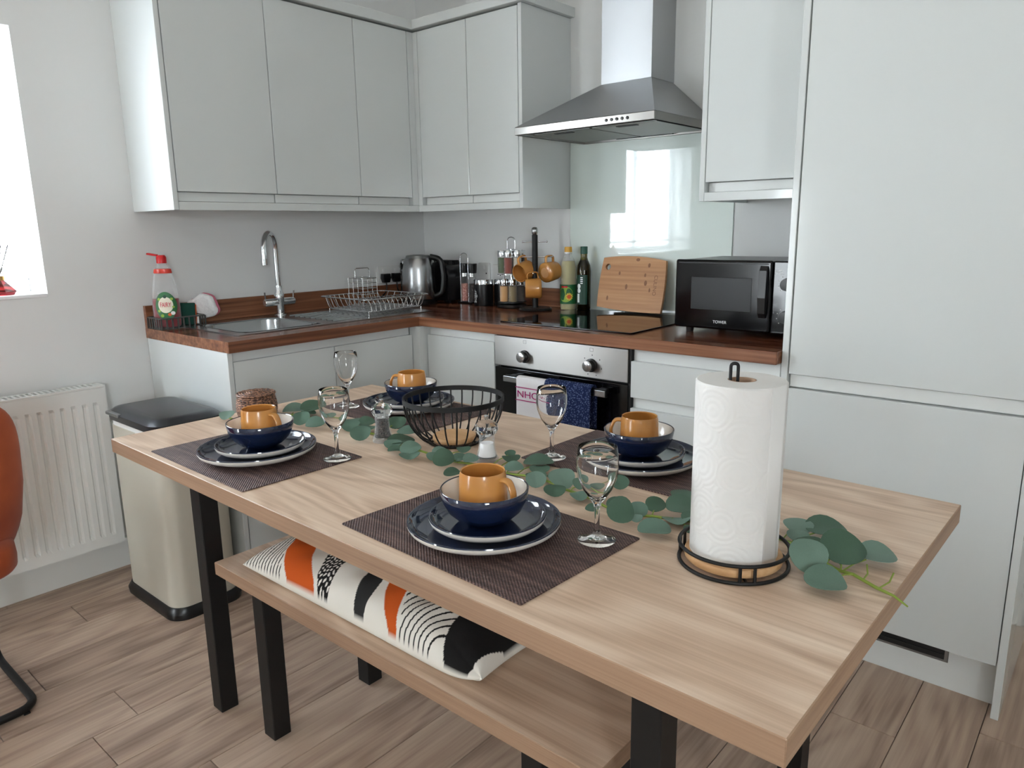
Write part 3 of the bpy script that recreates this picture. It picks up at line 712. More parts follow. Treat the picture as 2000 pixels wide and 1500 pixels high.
# ---- sockets and plugs
def socket(name, label, centre, axis, w, h=.086):
    s = thing(name, label, 'socket', centre); c = Vector(centre)
    if axis == 'x': lo, hi = c+Vector((.0005, -w/2, -h/2)), c+Vector((.009, w/2, h/2))
    else: lo, hi = c+Vector((-w/2, -.009, -h/2)), c+Vector((w/2, -.0005, h/2))
    obj('plate', bx(lo, hi, .003), 'socket_white', s)
    for k in ((-1, 1) if w > .1 else (0,)):
        q = c+(Vector((.009, k*.036, .022)) if axis == 'x' else Vector((k*.036, -.009, .022))); d = Vector((.0025, .006, .009)) if axis == 'x' else Vector((.006, .0025, .009))
        obj('switch', bx(q-d, q+d, .001, 1), 'white_plastic', s)
    if w <= .1:
        q = c+Vector((.014, -.0095, -.008)); obj('indicator', bx(q-Vector((.003, .001, .003)), q+Vector((.003, .001, .003))), 'black_plastic', s)
    return s
socket('double_socket', 'white double wall socket with two black plugs behind the kettle', (0, -.255, 1.045), 'x', .146)
def plug(y, end, label):
    p = thing('plug', label, 'plug', (.009, y, 1.03))
    b = B(); prism(b, [(y-.022, 1.052), (y+.022, 1.052), (y+.025, 1.03), (y+.016, 1.008), (y-.016, 1.008), (y-.025, 1.03)], .0095, .037, 'x', .004); obj('body', b, 'black_plastic', p, 40)
    b = B(); tube(b, fillet([(.026, y, 1.012), (.028, y, .965), (.03, (y+end[1])/2, .93), end], .03, 6), .0035, 8); obj('cable', b, 'black_plastic', p, 60)
plug(-.29, (.10, -.40, WZ+.0045), 'black plug in the socket nearer the dish rack'); plug(-.222, (.06, -.15, WZ+.0045), 'black plug in the socket hidden partly by the kettle')
socket('single_socket', 'small white wall plate right beside the hanging condiment stand', (.43, 0, 1.058), 'y', .072)
socket('single_socket', 'small white wall plate just behind the spice carousel', (.522, 0, 1.052), 'y', .072)

# ---- kettle, toaster
kx, ky = .225, -.255
kt = thing('kettle', 'brushed steel jug kettle with black handle in the corner', 'kettle', (kx, ky, WZ))
b = B(); lathe(b, [(0, 0.0005), (.083, 0.0005), (.085, .006), (.085, .02), (.08, .024), (0, .024)], 40, (kx, ky, WZ)); obj('power_base', b, 'black_plastic', kt, 40)
b = B(); lathe(b, [(0, .026), (.079, .026), (.081, .032), (.080, .11), (.077, .17), (.070, .205), (.062, .22), (0, .22)], 48, (kx, ky, WZ)); obj('body', b, 'steel', kt, 40)
b = B(); lathe(b, [(0, .22), (.06, .22), (.056, .232), (.02, .237), (0, .237)], 40, (kx, ky, WZ)); obj('lid', b, 'steel_dull', kt, 40)
ka = math.radians(35); hd = Vector((math.cos(ka), math.sin(ka), 0)); q = Vector((kx, ky, WZ))
hp = fillet([q+hd*.06+Vector((0, 0, .226)), q+hd*.112+Vector((0, 0, .215)), q+hd*.124+Vector((0, 0, .12)), q+hd*.112+Vector((0, 0, .05)), q+hd*.078+Vector((0, 0, .04))], .04, 6)
b = B(); tube(b, hp, .014, 12); obj('handle', b, 'black_plastic', kt, 60)
b = B(); prism(b, rrect(-.02, .05, .02, .20, .012, 4), .0, .006, 'y'); xf(b, Matrix.Translation(q) @ Matrix.Rotation(ka+PI/2+PI, 4, 'Z') @ Matrix.Translation((0, -.0835, 0))); obj('water_gauge', b, 'black_gloss', kt)
b = B(); superell(b, q-hd*.070+Vector((0, 0, .196)), (.016, .014, .020), .6, .8, 20, 12); obj('spout', b, 'steel', kt, 180)
to = thing('toaster', 'black rounded toaster behind the kettle', 'toaster', (.255, -.10, WZ))
b = B(); poly = [(.187, WZ+.012), (.333, WZ+.012), (.336, WZ+.12)]+[(.262+.074*math.cos(a), WZ+.135+.068*math.sin(a)) for a in [PI*k/12 for k in range(0, 13)]]+[(.188, WZ+.12)]
prism(b, poly, -.165, -.035, 'y', .008); obj('body', b, 'black_plastic', to, 40)
for yy in (-.125, -.078): obj('bread_slot', bx((.21, yy-.012, WZ+.185), (.315, yy+.012, WZ+.2045), .002), 'dark_recess', to)
obj('lever', bx((.3365, -.115, WZ+.12), (.347, -.095, WZ+.128), .003), 'black_plastic', to)
for u, v in ((.205, -.15), (.32, -.15), (.205, -.05), (.32, -.05)): obj('foot', bx((u-.01, v-.008, WZ+.0005), (u+.01, v+.008, WZ+.013)), 'black_plastic', to)

# ---- condiment stand with two hanging grinders
gx, gy = .395, -.085
cs = thing('condiment_stand', 'black topped condiment stand with a chrome loop handle', 'stand', (gx, gy, WZ))
obj('base', bx((gx-.05, gy-.033, WZ+.0005), (gx+.05, gy+.033, WZ+.008), .003), 'black_plastic', cs)
b = B(); tube(b, fillet([(gx-.026, gy-.028, WZ+.008), (gx-.026, gy-.028, WZ+.24), (gx+.026, gy-.028, WZ+.24), (gx+.026, gy-.028, WZ+.008)], .026, 8), .0018, 8); obj('loop_handle', b, 'chrome', cs, 60)
def grinder(dx, cont, label):
    g = thing('spice_grinder', label, 'grinder', (gx+dx, gy, WZ+.0085)); p = (gx+dx, gy, WZ+.0085)
    b = B(); lathe(b, [(0, 0), (.02, 0), (.021, .01), (.019, .12), (.0, .12)], 24, p); obj('jar', b, 'mill_clear', g, 40)
    b = B(); lathe(b, [(0, .002), (.0185, .002), (.0178, .085), (0, .085)], 24, p); obj('contents', b, cont, g, 40)
    b = B(); lathe(b, [(0, .12), (.0205, .12), (.0205, .136), (0, .136)], 24, p); obj('collar', b, 'chrome', g, 40)
    b = B(); lathe(b, [(0, .136), (.0215, .136), (.0235, .155), (.0245, .181), (0, .181)], 24, p); obj('grinding_head', b, 'black_plastic', g, 40)
grinder(-.0248, 'pink_salt', 'glass grinder of pink salt with black head on the condiment stand'); grinder(.0248, 'peppercorn', 'glass grinder of dark pepper with black head on the condiment stand')
# ---- canisters
def canister(x, y, label, word):
    c = thing('storage_canister', label, 'canister', (x, y, WZ)); p = (x, y, WZ)
    b = B(); lathe(b, [(0, .0005), (.0445, .0005), (.0455, .004), (.0455, .10), (0, .10)], 40, p); bd = obj('body', b, 'black_plastic', c, 40)
    b = B(); lathe(b, [(0, .10), (.04555, .10), (.04555, .118), (.0445, .122), (0, .122)], 40, p); obj('lid', b, 'chrome', c, 40)
    if word:
        b = lettering(word, .028, .0003); xf(b, Matrix.Rotation(PI/2, 4, 'Z'))
        for v in b.verts:
            a = -PI/2-.62+.35+v.co.x/.0455; v.co = Vector((x+(.04554+v.co.z)*math.cos(a), y+(.04554+v.co.z)*math.sin(a), WZ+.045+v.co.y))
        obj('lettering', b, 'letter_white', bd)
canister(.535, -.13, 'black canister with chrome lid and white upright lettering beside the spice carousel', 'Sugar')
canister(.606, -.066, 'black canister with chrome lid half hidden behind the lettered canister', None)

# ---- spice carousel
sx_, sy_ = .706, -.125
ca = thing('spice_carousel', 'two tier chrome spice carousel with loop handle on a black foot', 'spice rack', (sx_, sy_, WZ))
b = B(); lathe(b, [(0, .0005), (.068, .0005), (.07, .006), (.064, .016), (.02, .02), (0, .02)], 40, (sx_, sy_, WZ)); obj('foot', b, 'black_plastic', ca, 40)
b = B(); lathe(b, [(0, .02), (.008, .02), (.008, .262), (0, .262)], 16, (sx_, sy_, WZ)); obj('spindle', b, 'chrome', ca, 40)
b = B(); lathe(b, [(0, .0245), (.066, .0245), (.066, .0285), (0, .0285)], 40, (sx_, sy_, WZ)); obj('lower_tray', b, 'black_plastic', ca, 40)
b = B(); lathe(b, [(0, .1505), (.066, .1505), (.066, .1545), (0, .1545)], 40, (sx_, sy_, WZ)); obj('upper_tray', b, 'chrome', ca, 40)
b = B(); tube(b, fillet([(sx_-.0225, sy_-.0, WZ+.262), (sx_-.0225, sy_, WZ+.315), (sx_+.0225, sy_, WZ+.315), (sx_+.0225, sy_, WZ+.262)], .0225, 8), .0022, 8); obj('loop_handle', b, 'chrome', ca, 60)
obj('handle_bar', bx((sx_-.025, sy_-.003, WZ+.2585), (sx_+.025, sy_+.003, WZ+.2635)), 'chrome', ca)
def spice_jar(ang, zt, cont, label):
    x = sx_+.043*math.cos(ang); y = sy_+.043*math.sin(ang); p = (x, y, zt)
    j = thing('spice_jar', label, 'spice jar', p)
    b = B(); lathe(b, [(0, 0), (.0195, 0), (.0195, .075), (0, .075)], 24, p); obj('jar', b, 'mill_clear', j, 40)
    b = B(); lathe(b, [(0, .002), (.0182, .002), (.0182, .07), (0, .07)], 24, p); obj('spice', b, cont, j, 40)
    b = B(); lathe(b, [(0, .0752), (.0202, .0752), (.0208, .085), (.0208, .1), (.0195, .103), (0, .103)], 24, p); obj('lid', b, 'chrome', j, 40)
va = math.atan2(-2.67-sy_, 2.894-sx_)
spice_jar(va-1.35, WZ+.155, 'spice_green', 'spice jar of green dried herbs on the upper carousel tier'); spice_jar(va-.35, WZ+.155, 'spice_red', 'spice jar of red-brown ground spice on the upper carousel tier')
spice_jar(va+.65, WZ+.155, 'spice_pale', 'spice jar of pale spice on the upper carousel tier behind the hanging mug'); spice_jar(va+1.65, WZ+.155, 'spice_dark', 'spice jar of dark spice on the upper carousel tier next to the mug tree')
spice_jar(va-.95, WZ+.029, 'spice_sand', 'spice jar of sandy yellow spice on the lower carousel tier'); spice_jar(va+.1, WZ+.029, 'spice_olive', 'spice jar of olive-brown ground spice on the lower carousel tier')
spice_jar(va+1.15, WZ+.029, 'spice_dark', 'spice jar of dark spice on the lower carousel tier behind the lowest mug')

# ---- mug (shared by the tree and the table)
def mug_bm():
    b = B(); lathe(b, [(0, 0), (.038, 0), (.0425, .004), (.0435, .012), (.0405, .062), (.0385, .068), (.0365, .0665), (.038, .06), (.0405, .012), (.036, .006), (0, .006)], 40)
    return b
def handle_bm():
    b = B(); P = fillet([(.036, 0, .058), (.054, 0, .059), (.0645, 0, .038), (.0585, 0, .016)], .02, 6)
    P = [Vector(p) for p in P]; rows = []
    for i, p in enumerate(P):
        d = (P[min(i+1, len(P)-1)]-P[max(i-1, 0)]).normalized(); nrm = Vector((-d.z, 0, d.x))
        rows.append([b.verts.new(p+nrm*(.0038*math.cos(a))+Vector((0, .0085*math.sin(a), 0))) for a in [2*PI*k/12 for k in range(12)]])
    for a, c in zip(rows, rows[1:]):
        for k in range(12): b.faces.new((a[k], a[(k+1) % 12], c[(k+1) % 12], c[k]))
    b.faces.new(rows[0][::-1]); b.faces.new(rows[-1]); return b
def loop_handle_bm():
    b = B(); P = fillet([(.038, 0, .058), (.066, 0, .060), (.070, 0, .014), (.040, 0, .012)], .024, 6)
    P = [Vector(p) for p in P]; rows = []
    for i, p in enumerate(P):
        d = (P[min(i+1, len(P)-1)]-P[max(i-1, 0)]).normalized(); nrm = Vector((-d.z, 0, d.x))
        rows.append([b.verts.new(p+nrm*(.0035*math.cos(a))+Vector((0, .007*math.sin(a), 0))) for a in [2*PI*k/12 for k in range(12)]])
    for a, c in zip(rows, rows[1:]):
        for k in range(12): b.faces.new((a[k], a[(k+1) % 12], c[(k+1) % 12], c[k]))
    b.faces.new(rows[0][::-1]); b.faces.new(rows[-1]); return b
def foot_ring():
    b = B(); lathe(b, [(0, -.0005), (.022, -.0005), (.022, .001), (0, .001)], 28); return b
# ---- mug tree
mx, my = .875, -.165
mt = thing('mug_tree', 'black mug tree with chrome knob and pegs on the worktop', 'mug tree', (mx, my, WZ))
b = B(); lathe(b, [(0, .0005), (.072, .0005), (.074, .006), (.068, .013), (0, .014)], 40, (mx, my, WZ)); obj('base', b, 'black_plastic', mt, 40)
b = B(); lathe(b, [(0, .013), (.0125, .013), (.0125, .325), (0, .325)], 20, (mx, my, WZ)); obj('post', b, 'black_metal', mt, 40)
b = B(); lathe(b, [(0, .325), (.010, .325), (.0135, .334), (.0145, .342), (.0135, .350), (.009, .3565), (0, .358)], 24, (mx, my, WZ)); obj('knob', b, 'steel', mt, 60)
vr = Vector((math.cos(math.radians(40.6)), math.sin(math.radians(40.6)), 0)); vf = Vector((vr.y, -vr.x, 0))   # across and towards the room
for zz, dirs in ((.296, (vr*-.052, vr*.052)), (.232, (vr*-.075, vr*.075)), (.165, (vf*.062+vr*-.01,))):
    for d in dirs:
        c0 = Vector((mx, my, WZ+zz)); dd = d.normalized()*.01; b = B(); tube(b, [c0+dd, c0+d, c0+d+Vector((0, 0, .004))], .0028, 8); obj('peg', b, 'chrome', mt, 60)
        b = B(); superell(b, c0+d, (.0042, .0042, .0042), 1, 1, 12, 8); obj('peg_end', b, 'chrome', mt, 180)
def hung_mug(peg, axis, label):
    """a mug hanging by its handle: axis = horizontal-ish direction base -> rim"""
    g = thing('hanging_mug', label, 'mug', peg, group='mugs on the mug tree')
    az = axis.normalized(); up = Vector((0, 0, 1)); hx = (up-az*up.dot(az)).normalized(); hy = az.cross(hx)
    M = Matrix((hx, hy, az)).transposed().to_4x4(); M = Matrix.Translation(M.to_3x3() @ Vector((-.0615, 0, -.036))) @ M
    for nm, f, mm in (('body', mug_bm, 'mustard'), ('handle', loop_handle_bm, 'mustard'), ('unglazed_foot', foot_ring, 'mustard_raw')):
        b = f(); xf(b, M); obj(nm, b, mm, g, 50, world=False)
c0 = Vector((mx, my, WZ))
hung_mug(c0+Vector((0, 0, .229))-vr*.058, (vf*.75-vr*.75+Vector((0, 0, -.25))), 'mustard mug hanging with its mouth open towards the table on the mug tree')
hung_mug(c0+Vector((0, 0, .229))+vr*.062, (vf*-.75+vr*.75+Vector((0, 0, .12))), 'mustard mug hanging with its pale base showing on the mug tree')
hung_mug(c0+Vector((0, 0, .162))+vf*.052+vr*-.012, (vr*-1+Vector((0, 0, -.02))), 'mustard mug on the lowest peg of the mug tree')

# ---- oil bottles
ox, oy = .978, -.062
so2 = thing('sunflower_oil_bottle', 'clear plastic sunflower oil bottle with yellow cap beside the mug tree', 'bottle', (ox, oy, WZ))
op = [(0, .0005), (.03, .0005), (.034, .006), (.035, .03), (.033, .06), (.035, .066), (.035, .115), (.033, .122), (.035, .13), (.0345, .19), (.030, .21), (.0155, .238), (.0135, .25), (0, .25)]
b = B(); lathe(b, op, 36, (ox, oy, WZ)); obj('bottle', b, 'bottle_clear', so2, 50)
b = B(); lathe(b, [(0, .003), (.0325, .004), (.0332, .03), (.0315, .06), (.0332, .068), (.0332, .115), (.0315, .122), (.0332, .13), (.0328, .188), (.026, .212), (0, .214)], 36, (ox, oy, WZ)); obj('oil', b, 'oil_pale', so2, 50)
b = B(); lathe(b, [(0, .25), (.0165, .25), (.0165, .262), (.0155, .272), (0, .272)], 24, (ox, oy, WZ)); cc = obj('cap', b, 'yellow_cap', so2, 40)
b = B(); lathe(b, [(.0136, .244), (.0175, .244), (.0175, .250), (.0136, .250)], 24, (ox, oy, WZ), close=True); obj('cap_ring', b, 'white_plastic', cc, 40)
va2 = math.atan2(-2.67-oy, 2.894-ox)
def arc_patch(c, r, a0, a1, z0, z1, n=20):
    b = B(); lo = [b.verts.new((c[0]+r*math.cos(a0+(a1-a0)*i/n), c[1]+r*math.sin(a0+(a1-a0)*i/n), c[2]+z0)) for i in range(n+1)]; hi = [b.verts.new((v.co.x, v.co.y, c[2]+z1)) for v in lo]
    for i in range(n): b.faces.new((lo[i], lo[i+1], hi[i+1], hi[i]))
    return b
def arc_disc(c, r, ac, zc, rad, n=24, pts=None):
    b = B(); ctr = b.verts.new((c[0]+r*math.cos(ac), c[1]+r*math.sin(ac), c[2]+zc)); ring = []
    for i in range(n):
        t = 2*PI*i/n; k = rad*(pts(t) if pts else 1.); a = ac+k*math.cos(t)/r; ring.append(b.verts.new((c[0]+r*math.cos(a), c[1]+r*math.sin(a), c[2]+zc+k*math.sin(t))))
    for i in range(n): b.faces.new((ctr, ring[i], ring[(i+1) % n]))
    return b
P0 = (ox, oy, WZ)
lb = obj('label', arc_patch(P0, .0362, va2-1.9, va2+1.9, .028, .112), 'label_green', so2, 180)
obj('label_field', arc_disc(P0, .0366, va2-.35, .07, .034), 'label_lime', lb, 180)
obj('sunflower', arc_disc(P0, .0370, va2+.1, .06, .0185, 48, lambda t: .85+.15*math.cos(12*t)), 'label_yellow', lb, 180)
obj('sunflower_heart', arc_disc(P0, .0374, va2+.1, .06, .009), 'label_orange', lb, 180)
obj('logo', arc_patch(P0, .0368, va2-.9, va2-.1, .098, .106, 8), 'red_plastic', lb, 180)
vx, vy = 1.058, -.058
ol = thing('olive_oil_bottle', 'dark olive oil glass bottle with green cap beside the sunflower oil', 'bottle', (vx, vy, WZ))
vp = [(0, .0055), (.026, .0055), (.0295, .011), (.030, .17), (.027, .195), (.017, .218), (.0145, .228), (.0145, .243), (0, .243)]
b = B(); lathe(b, vp, 36, (vx, vy, WZ)); obj('bottle', b, 'olive_glass', ol, 50)
b = B(); lathe(b, [(0, .009), (.0255, .009), (.0278, .014), (.0283, .17), (.025, .194), (.0155, .216), (0, .218)], 32, (vx, vy, WZ)); obj('oil', b, 'oil_dark', ol, 50)
b = B(); lathe(b, [(0, .243), (.0155, .243), (.0155, .272), (.0145, .274), (0, .274)], 24, (vx, vy, WZ)); obj('cap', b, 'green_cap', ol, 40)
P0 = (vx, vy, WZ); va3 = math.atan2(-2.67-vy, 2.894-vx)
lb = obj('label', arc_patch(P0, .0307, va3-1.35, va3+.5, .03, .155), 'label_dark_green', ol, 180)
obj('label_leaf', arc_disc(P0, .0311, va3-.75, .098, .02, 24, lambda t: .25+.75*abs(math.sin(t))**2), 'letter_white', lb, 180)
obj('label_stripe', arc_patch(P0, .0311, va3-1.05, va3-.65, .038, .075, 6), 'letter_white', lb, 180)
for i in range(4): obj('label_mark', arc_patch(P0, .0311, va3-.5, va3-.15, .118+i*.008, .122+i*.008, 4), 'letter_white', lb, 180)

# ---- hob, chopping board
hb = thing('hob', 'black glass electric hob set in the worktop', 'hob', (1.308, -.295, WZ))
b = B(); prism(b, rrect(1.013, -.557, 1.603, -.036, .006, 3), WZ+.0005, WZ+.0055, 'z', .0015); obj('glass_top', b, 'black_gloss', hb)
cbz = WZ+.0075
ch = thing('chopping_board', 'bamboo chopping board with hanging hole leaning on the splashback', 'chopping board', (1.293, -.07, cbz))
W2, H2 = .152, .222
out = []
def side(p, q, bow, n=10):
    p, q = Vector(p), Vector(q); d = q-p; nn = Vector((d.y, -d.x)).normalized()
    return [p+d*(i/n)+nn*(bow*4*(i/n)*(1-i/n)) for i in range(n)]
cs4 = [(-W2, .012), (W2, .0), (W2-.004, H2-.012), (-W2+.006, H2-.004)]
for p, q, w in zip(cs4, cs4[1:]+cs4[:1], (.006, .005, .012, .005)): out += side(p, q, w)
b = B(); vs = []
cor = fillet([(p.x, p.y, 0) for p in out]+[(out[0].x, out[0].y, 0)], .02, 4)
poly = [(p.x, p.y) for p in out]
hc = (-W2+.032, H2-.042); hr = .0125
def ring(y): return [b.verts.new((u, y, v)) for u, v in poly], [b.verts.new((hc[0]+hr*math.cos(2*PI*i/24), y, hc[1]+hr*math.sin(2*PI*i/24))) for i in range(24)]
fo, fi = ring(-.014); bo_, bi_ = ring(0.)
def fan(o_, i_):
    es = []
    for L_ in (o_, i_):
        for k in range(len(L_)):
            e_ = b.edges.get((L_[k], L_[(k+1) % len(L_)])) or b.edges.new((L_[k], L_[(k+1) % len(L_)])); es.append(e_)
    bmesh.ops.triangle_fill(b, edges=es, use_beauty=True)
fan(fo, fi); fan(bo_, bi_)
for A_, C_ in ((fo, bo_), (fi, bi_)):
    for k in range(len(A_)): b.faces.new((A_[k], A_[(k+1) % len(A_)], C_[(k+1) % len(C_)], C_[k]))
lean = Matrix.Rotation(math.radians(-12.5), 4, 'X')
LM = Matrix.Translation((0, 0, .004)) @ lean
xf(b, LM); bd = obj('board', b, 'bamboo', ch, 30, world=False)
for u, v, w, h in ((-.02, .10, .006, .010), (.068, .118, .007, .010), (.02, .212, .010, .006), (.075, .19, .006, .008), (-.105, .05, .005, .009), (-.06, .155, .005, .007), (.062, .15, .005, .007), (.09, .09, .004, .008)):
    b = B(); lathe(b, [(0, -.0003), (1., -.0003), (1., .0003), (0, .0003)], 16, sx=w*.9, sy=h*1.1); xf(b, LM @ Matrix.Translation((u, -.0142, v)) @ Matrix.Rotation(PI/2, 4, 'X')); obj('bamboo_node', b, 'knot', bd, world=False)
b = lettering('CULINO', .022, .0002); xf(b, LM @ Matrix.Translation((.112, -.0143, .11)) @ Matrix.Rotation(PI/2, 4, 'X') @ Matrix.Rotation(-PI/2, 4, 'Z')); obj('engraved_lettering', b, 'knot', bd, world=False)

# ---- microwave
mw = thing('microwave', 'black countertop microwave on the worktop beside the tall cupboard', 'microwave', (1.90, -.25, WZ))
X0, X1, Y0, Y1, Z0, Z1 = 1.688, 2.112, -.42, -.075, WZ+.018, 1.156
obj('case', bx((X0+.004, Y0+.018, Z0), (X1-.002, Y1, Z1-.002), .006), 'black_plastic', mw)
ddr = obj('door', bx((X0, Y0, Z0+.002), (2.018, Y0+.017, Z1), .007, 3), 'microwave_black', mw)
obj('window', bx((1.748, Y0-.0012, Z0+.066), (1.955, Y0+.001, Z1-.056), .0008, 1), 'screen_grey', ddr)
b = B(); prism(b, [(Y0-.002, Z0+.05), (Y0-.012, Z0+.065), (Y0-.017, (Z0+Z1)/2), (Y0-.012, Z1-.03), (Y0-.002, Z1-.016), (Y0+.002, Z1-.016), (Y0+.002, Z0+.05)], 1.981, 2.006, 'x', .0015); obj('handle', b, 'black_plastic', ddr)
obj('top_trim', bx((X0+.012, Y0-.0006, Z1-.012), (2.006, Y0+.002, Z1-.0085)), 'screen_grey', ddr)
b = lettering('TOWER', .014, .0003); bmesh.ops.scale(b, vec=(.95, .95, 1), verts=b.verts); xf(b, Matrix.Translation((1.853, Y0-.0008, Z0+.027)) @ Matrix.Rotation(PI/2, 4, 'X')); obj('lettering', b, 'letter_white', ddr)
pn = obj('control_panel', bx((2.020, Y0+.001, Z0+.002), (X1, Y0+.017, Z1), .005, 2), 'microwave_black', mw)
for zz in (1.085, .985):
    b = B(); lathe(b, [(0, 0), (.02, 0), (.018, .014), (0, .015)], 28, (2.066, Y0+.001, zz), M=Matrix.Rotation(PI/2, 4, 'X')); obj('dial', b, 'black_plastic', pn, 40)
    for k in range(9):
        a = PI*1.25-k*PI*1.5/8; b = B(); box(b, (2.066+.027*math.cos(a)-.0012, Y0-.0002, zz+.027*math.sin(a)-.0012), (2.066+.027*math.cos(a)+.0012, Y0+.0012, zz+.027*math.sin(a)+.0012)); obj('dial_mark', b, 'letter_white', pn)
for k in range(3): obj('panel_mark', bx((2.03, Y0-.0002, 1.128-.006*k), (2.046+.004*k, Y0+.0012, 1.1295-.006*k)), 'letter_white', pn)
for u in (X0+.035, X1-.05):
    for v in (Y0+.05, Y1-.04):
        b = B(); lathe(b, [(0, .0005), (.012, .0005), (.014, .018), (0, .018)], 16, (u, v, WZ)); obj('foot', b, 'black_plastic', mw, 40)

# ---- oven
ov = thing('oven', 'built-in oven with brushed steel control panel and black glass door', 'oven', (1.32, -.3, .12))
OX0, OX1 = 1.0225, 1.6195
obj('cavity', bx((OX0+.01, -.575, .12), (OX1-.004, -.03, .868)), 'black_matte', ov)
obj('gap_trim', bx((OX1, -.592, .10), (1.6275, -.575, CT-.002)), 'black_matte', ov)
cp = obj('control_panel', bx((OX0, -.600, .752), (OX1, -.576, .8655), .002, 2), 'steel_x', ov)
for kxp in (1.174, 1.473):
    b = B(); lathe(b, [(0, 0), (.024, 0), (.0235, .006), (.019, .008), (.0185, .026), (0, .026)], 32, (kxp, -.6005, .797), M=Matrix.Rotation(PI/2, 4, 'X')); kn = obj('knob', b, 'black_plastic', cp, 40)
    b = B(); lathe(b, [(0, .026), (.0188, .026), (.0188, .0285), (.017, .0298), (0, .0298)], 32, (kxp, -.6005, .797), M=Matrix.Rotation(PI/2, 4, 'X')); obj('knob_face', b, 'knob_face', kn, 40)
for k in range(7):
    a = PI*.5+k*2*PI/7; u = 1.476+.04*math.cos(a); v = .797+.036*math.sin(a); obj('dial_mark', bx((u-.0014, -.6007, v-.002), (u+.0014, -.5995, v+.002)), 'screen_grey', cp)
for u in (1.174, 1.473):
    b = B(); tube(b, [(u-.007, -.6003, .846), (u+.007, -.6003, .846), (u+.007, -.6003, .857), (u-.007, -.6003, .857)], .0005, 4, True); obj('printed_symbol', b, 'screen_grey', cp)
od = obj('door', bx((OX0, -.598, .125), (OX1, -.574, .744), .002, 2), 'oven_glass', ov)
obj('door_window', bx((1.10, -.5992, .22), (1.545, -.597, .60), .001, 1), 'black_gloss', od)
hd_ = obj('handle', bx((1.106, -.648, .703), (1.560, -.640, .7245), .0015, 2), 'steel', od)
obj('handle_rail', bx((1.106, -.6398, .700), (1.560, -.628, .727), .0015, 1), 'black_plastic', hd_)
for u in (1.13, 1.53): obj('handle_bracket', bx((u-.015, -.628, .706), (u+.015, -.598, .7245), .002), 'black_plastic', hd_)
# ---- tea towels over the oven handle
def towel(name, label, x0, x1, zf, zb, m, off, seed):
    random.seed(seed); T = thing(name, label, 'towel', ((x0+x1)/2, -.645, .73)); b = B()
    prof = [(-.652-off, zf+(.727-zf)*i/10) for i in range(10)]+[(-.652-off, .722), (-.649-off*.8, .7275+off*.6), (-.640, .7305+off), (-.629, .729+off), (-.6245+off*.4, .720)]+[(-.6235+off*.4, .72-(.72-zb)*i/5) for i in range(1, 6)]
    n = 24; rows = []
    for k, (y, z) in enumerate(prof):
        row = []
        for i in range(n+1):
            t = i/n; x = x0+(x1-x0)*t; hang = max(0., (.72-z))/.15
            dy = -.004*hang*(1+math.sin(t*9+seed)) if y < -.63 else 0.
            row.append(b.verts.new((x+.006*hang*math.sin(seed+t*2), y+dy, z)))
        rows.append(row)
    for a, c in zip(rows, rows[1:]):
        for i in range(n): b.faces.new((a[i], a[i+1], c[i+1], c[i]))
    o = obj('cloth', b, m, T, 180); s = o.modifiers.new('thick', 'SOLIDIFY'); s.thickness = .003; s.offset = 1. if False else 0.
    return T
t1 = towel('tea_towel', 'white tea towel with magenta printed band on the oven handle', 1.177, 1.335, .555, .60, 'towel_white', .0015, 1)
b = lettering('JOHN', .036, .0003); bmesh.ops.scale(b, vec=(1.25, 1., 1.), verts=b.verts); xf(b, Matrix.Translation((1.243, -.662, .671)) @ Matrix.Rotation(PI/2, 4, 'X') @ Matrix.Rotation(PI, 4, 'Z')); obj('printed_lettering', b, 'towel_print', t1)
for zz in (.694, .646): obj('printed_stripe', bx((1.1785, -.6625, zz-.0014), (1.333, -.6605, zz+.0014)), 'towel_print', t1)
towel('tea_towel', 'navy blue textured tea towel on the oven handle', 1.313, 1.512, .535, .58, 'towel_navy', .0075, 4)

# ================================================================== wall cupboards
DU, ZU, ZD0, ZD1 = .322, 1.3434, 1.406, 2.106
def wall_unit(label, body, doors, axis, extra=()):
    u = thing('wall_cupboard', label, 'cupboard', ((body[0][0]+body[1][0])/2, (body[0][1]+body[1][1])/2, ZU))
    obj('body', bx(body[0], body[1]), 'cab_inner', u)
    for a0, a1 in doors:
        if axis == 'x': door('door', (DU-.02, a0+.0015, ZD0), (DU, a1-.0015, ZD1), u); obj('grip_channel', bx((DU-.034, a0+.002, ZU+.03), (DU-.022, a1-.002, ZD0-.001), .001, 1), 'cab_white', u)
        else: door('door', (a0+.0015, -DU, ZD0), (a1-.0015, -DU+.02, ZD1), u); obj('grip_channel', bx((a0+.002, -DU+.022, ZU+.03), (a1-.002, -DU+.034, ZD0-.001), .001, 1), 'cab_white', u)
    for nm, lo, hi in extra: obj(nm, bx(lo, hi, .001, 1), 'cab_gloss', u)
    return u
LU = 1.457
wall_unit('white gloss two door wall cupboard above the sink', ((.002, -1.437, ZU+.032), (DU-.036, -.648, ZD1+.004)), ((-1.437, -1.049), (-1.049, -.646)), 'x', (('end_panel', (.001, -LU, ZU), (DU+.002, -1.4395, ZD1+.006)),))
wall_unit('white gloss single door wall cupboard in the corner over the dish rack', ((.002, -.644, ZU+.032), (DU-.036, -.36, ZD1+.004)), ((-.646, -.358),), 'x', (('corner_post', (.284, -.356, ZU+.0285), (DU, -.3224, ZD1)), ('corner_post', (.284, -.3220, ZU+.0285), (.3475, -.284, ZD1))))
wall_unit('white gloss two door wall cupboard above the kettle and spice rack', ((.35, -DU+.036, ZU+.032), (.922, -.002, ZD1+.004)), ((.349, .644), (.644, .922)), 'y', (('end_panel', (.9255, -DU-.002, ZU), (.9435, -.001, ZD1+.006)),))
lr = thing('light_rail', 'white light rail under the corner run of wall cupboards', 'trim', (.3, -.3, ZU))
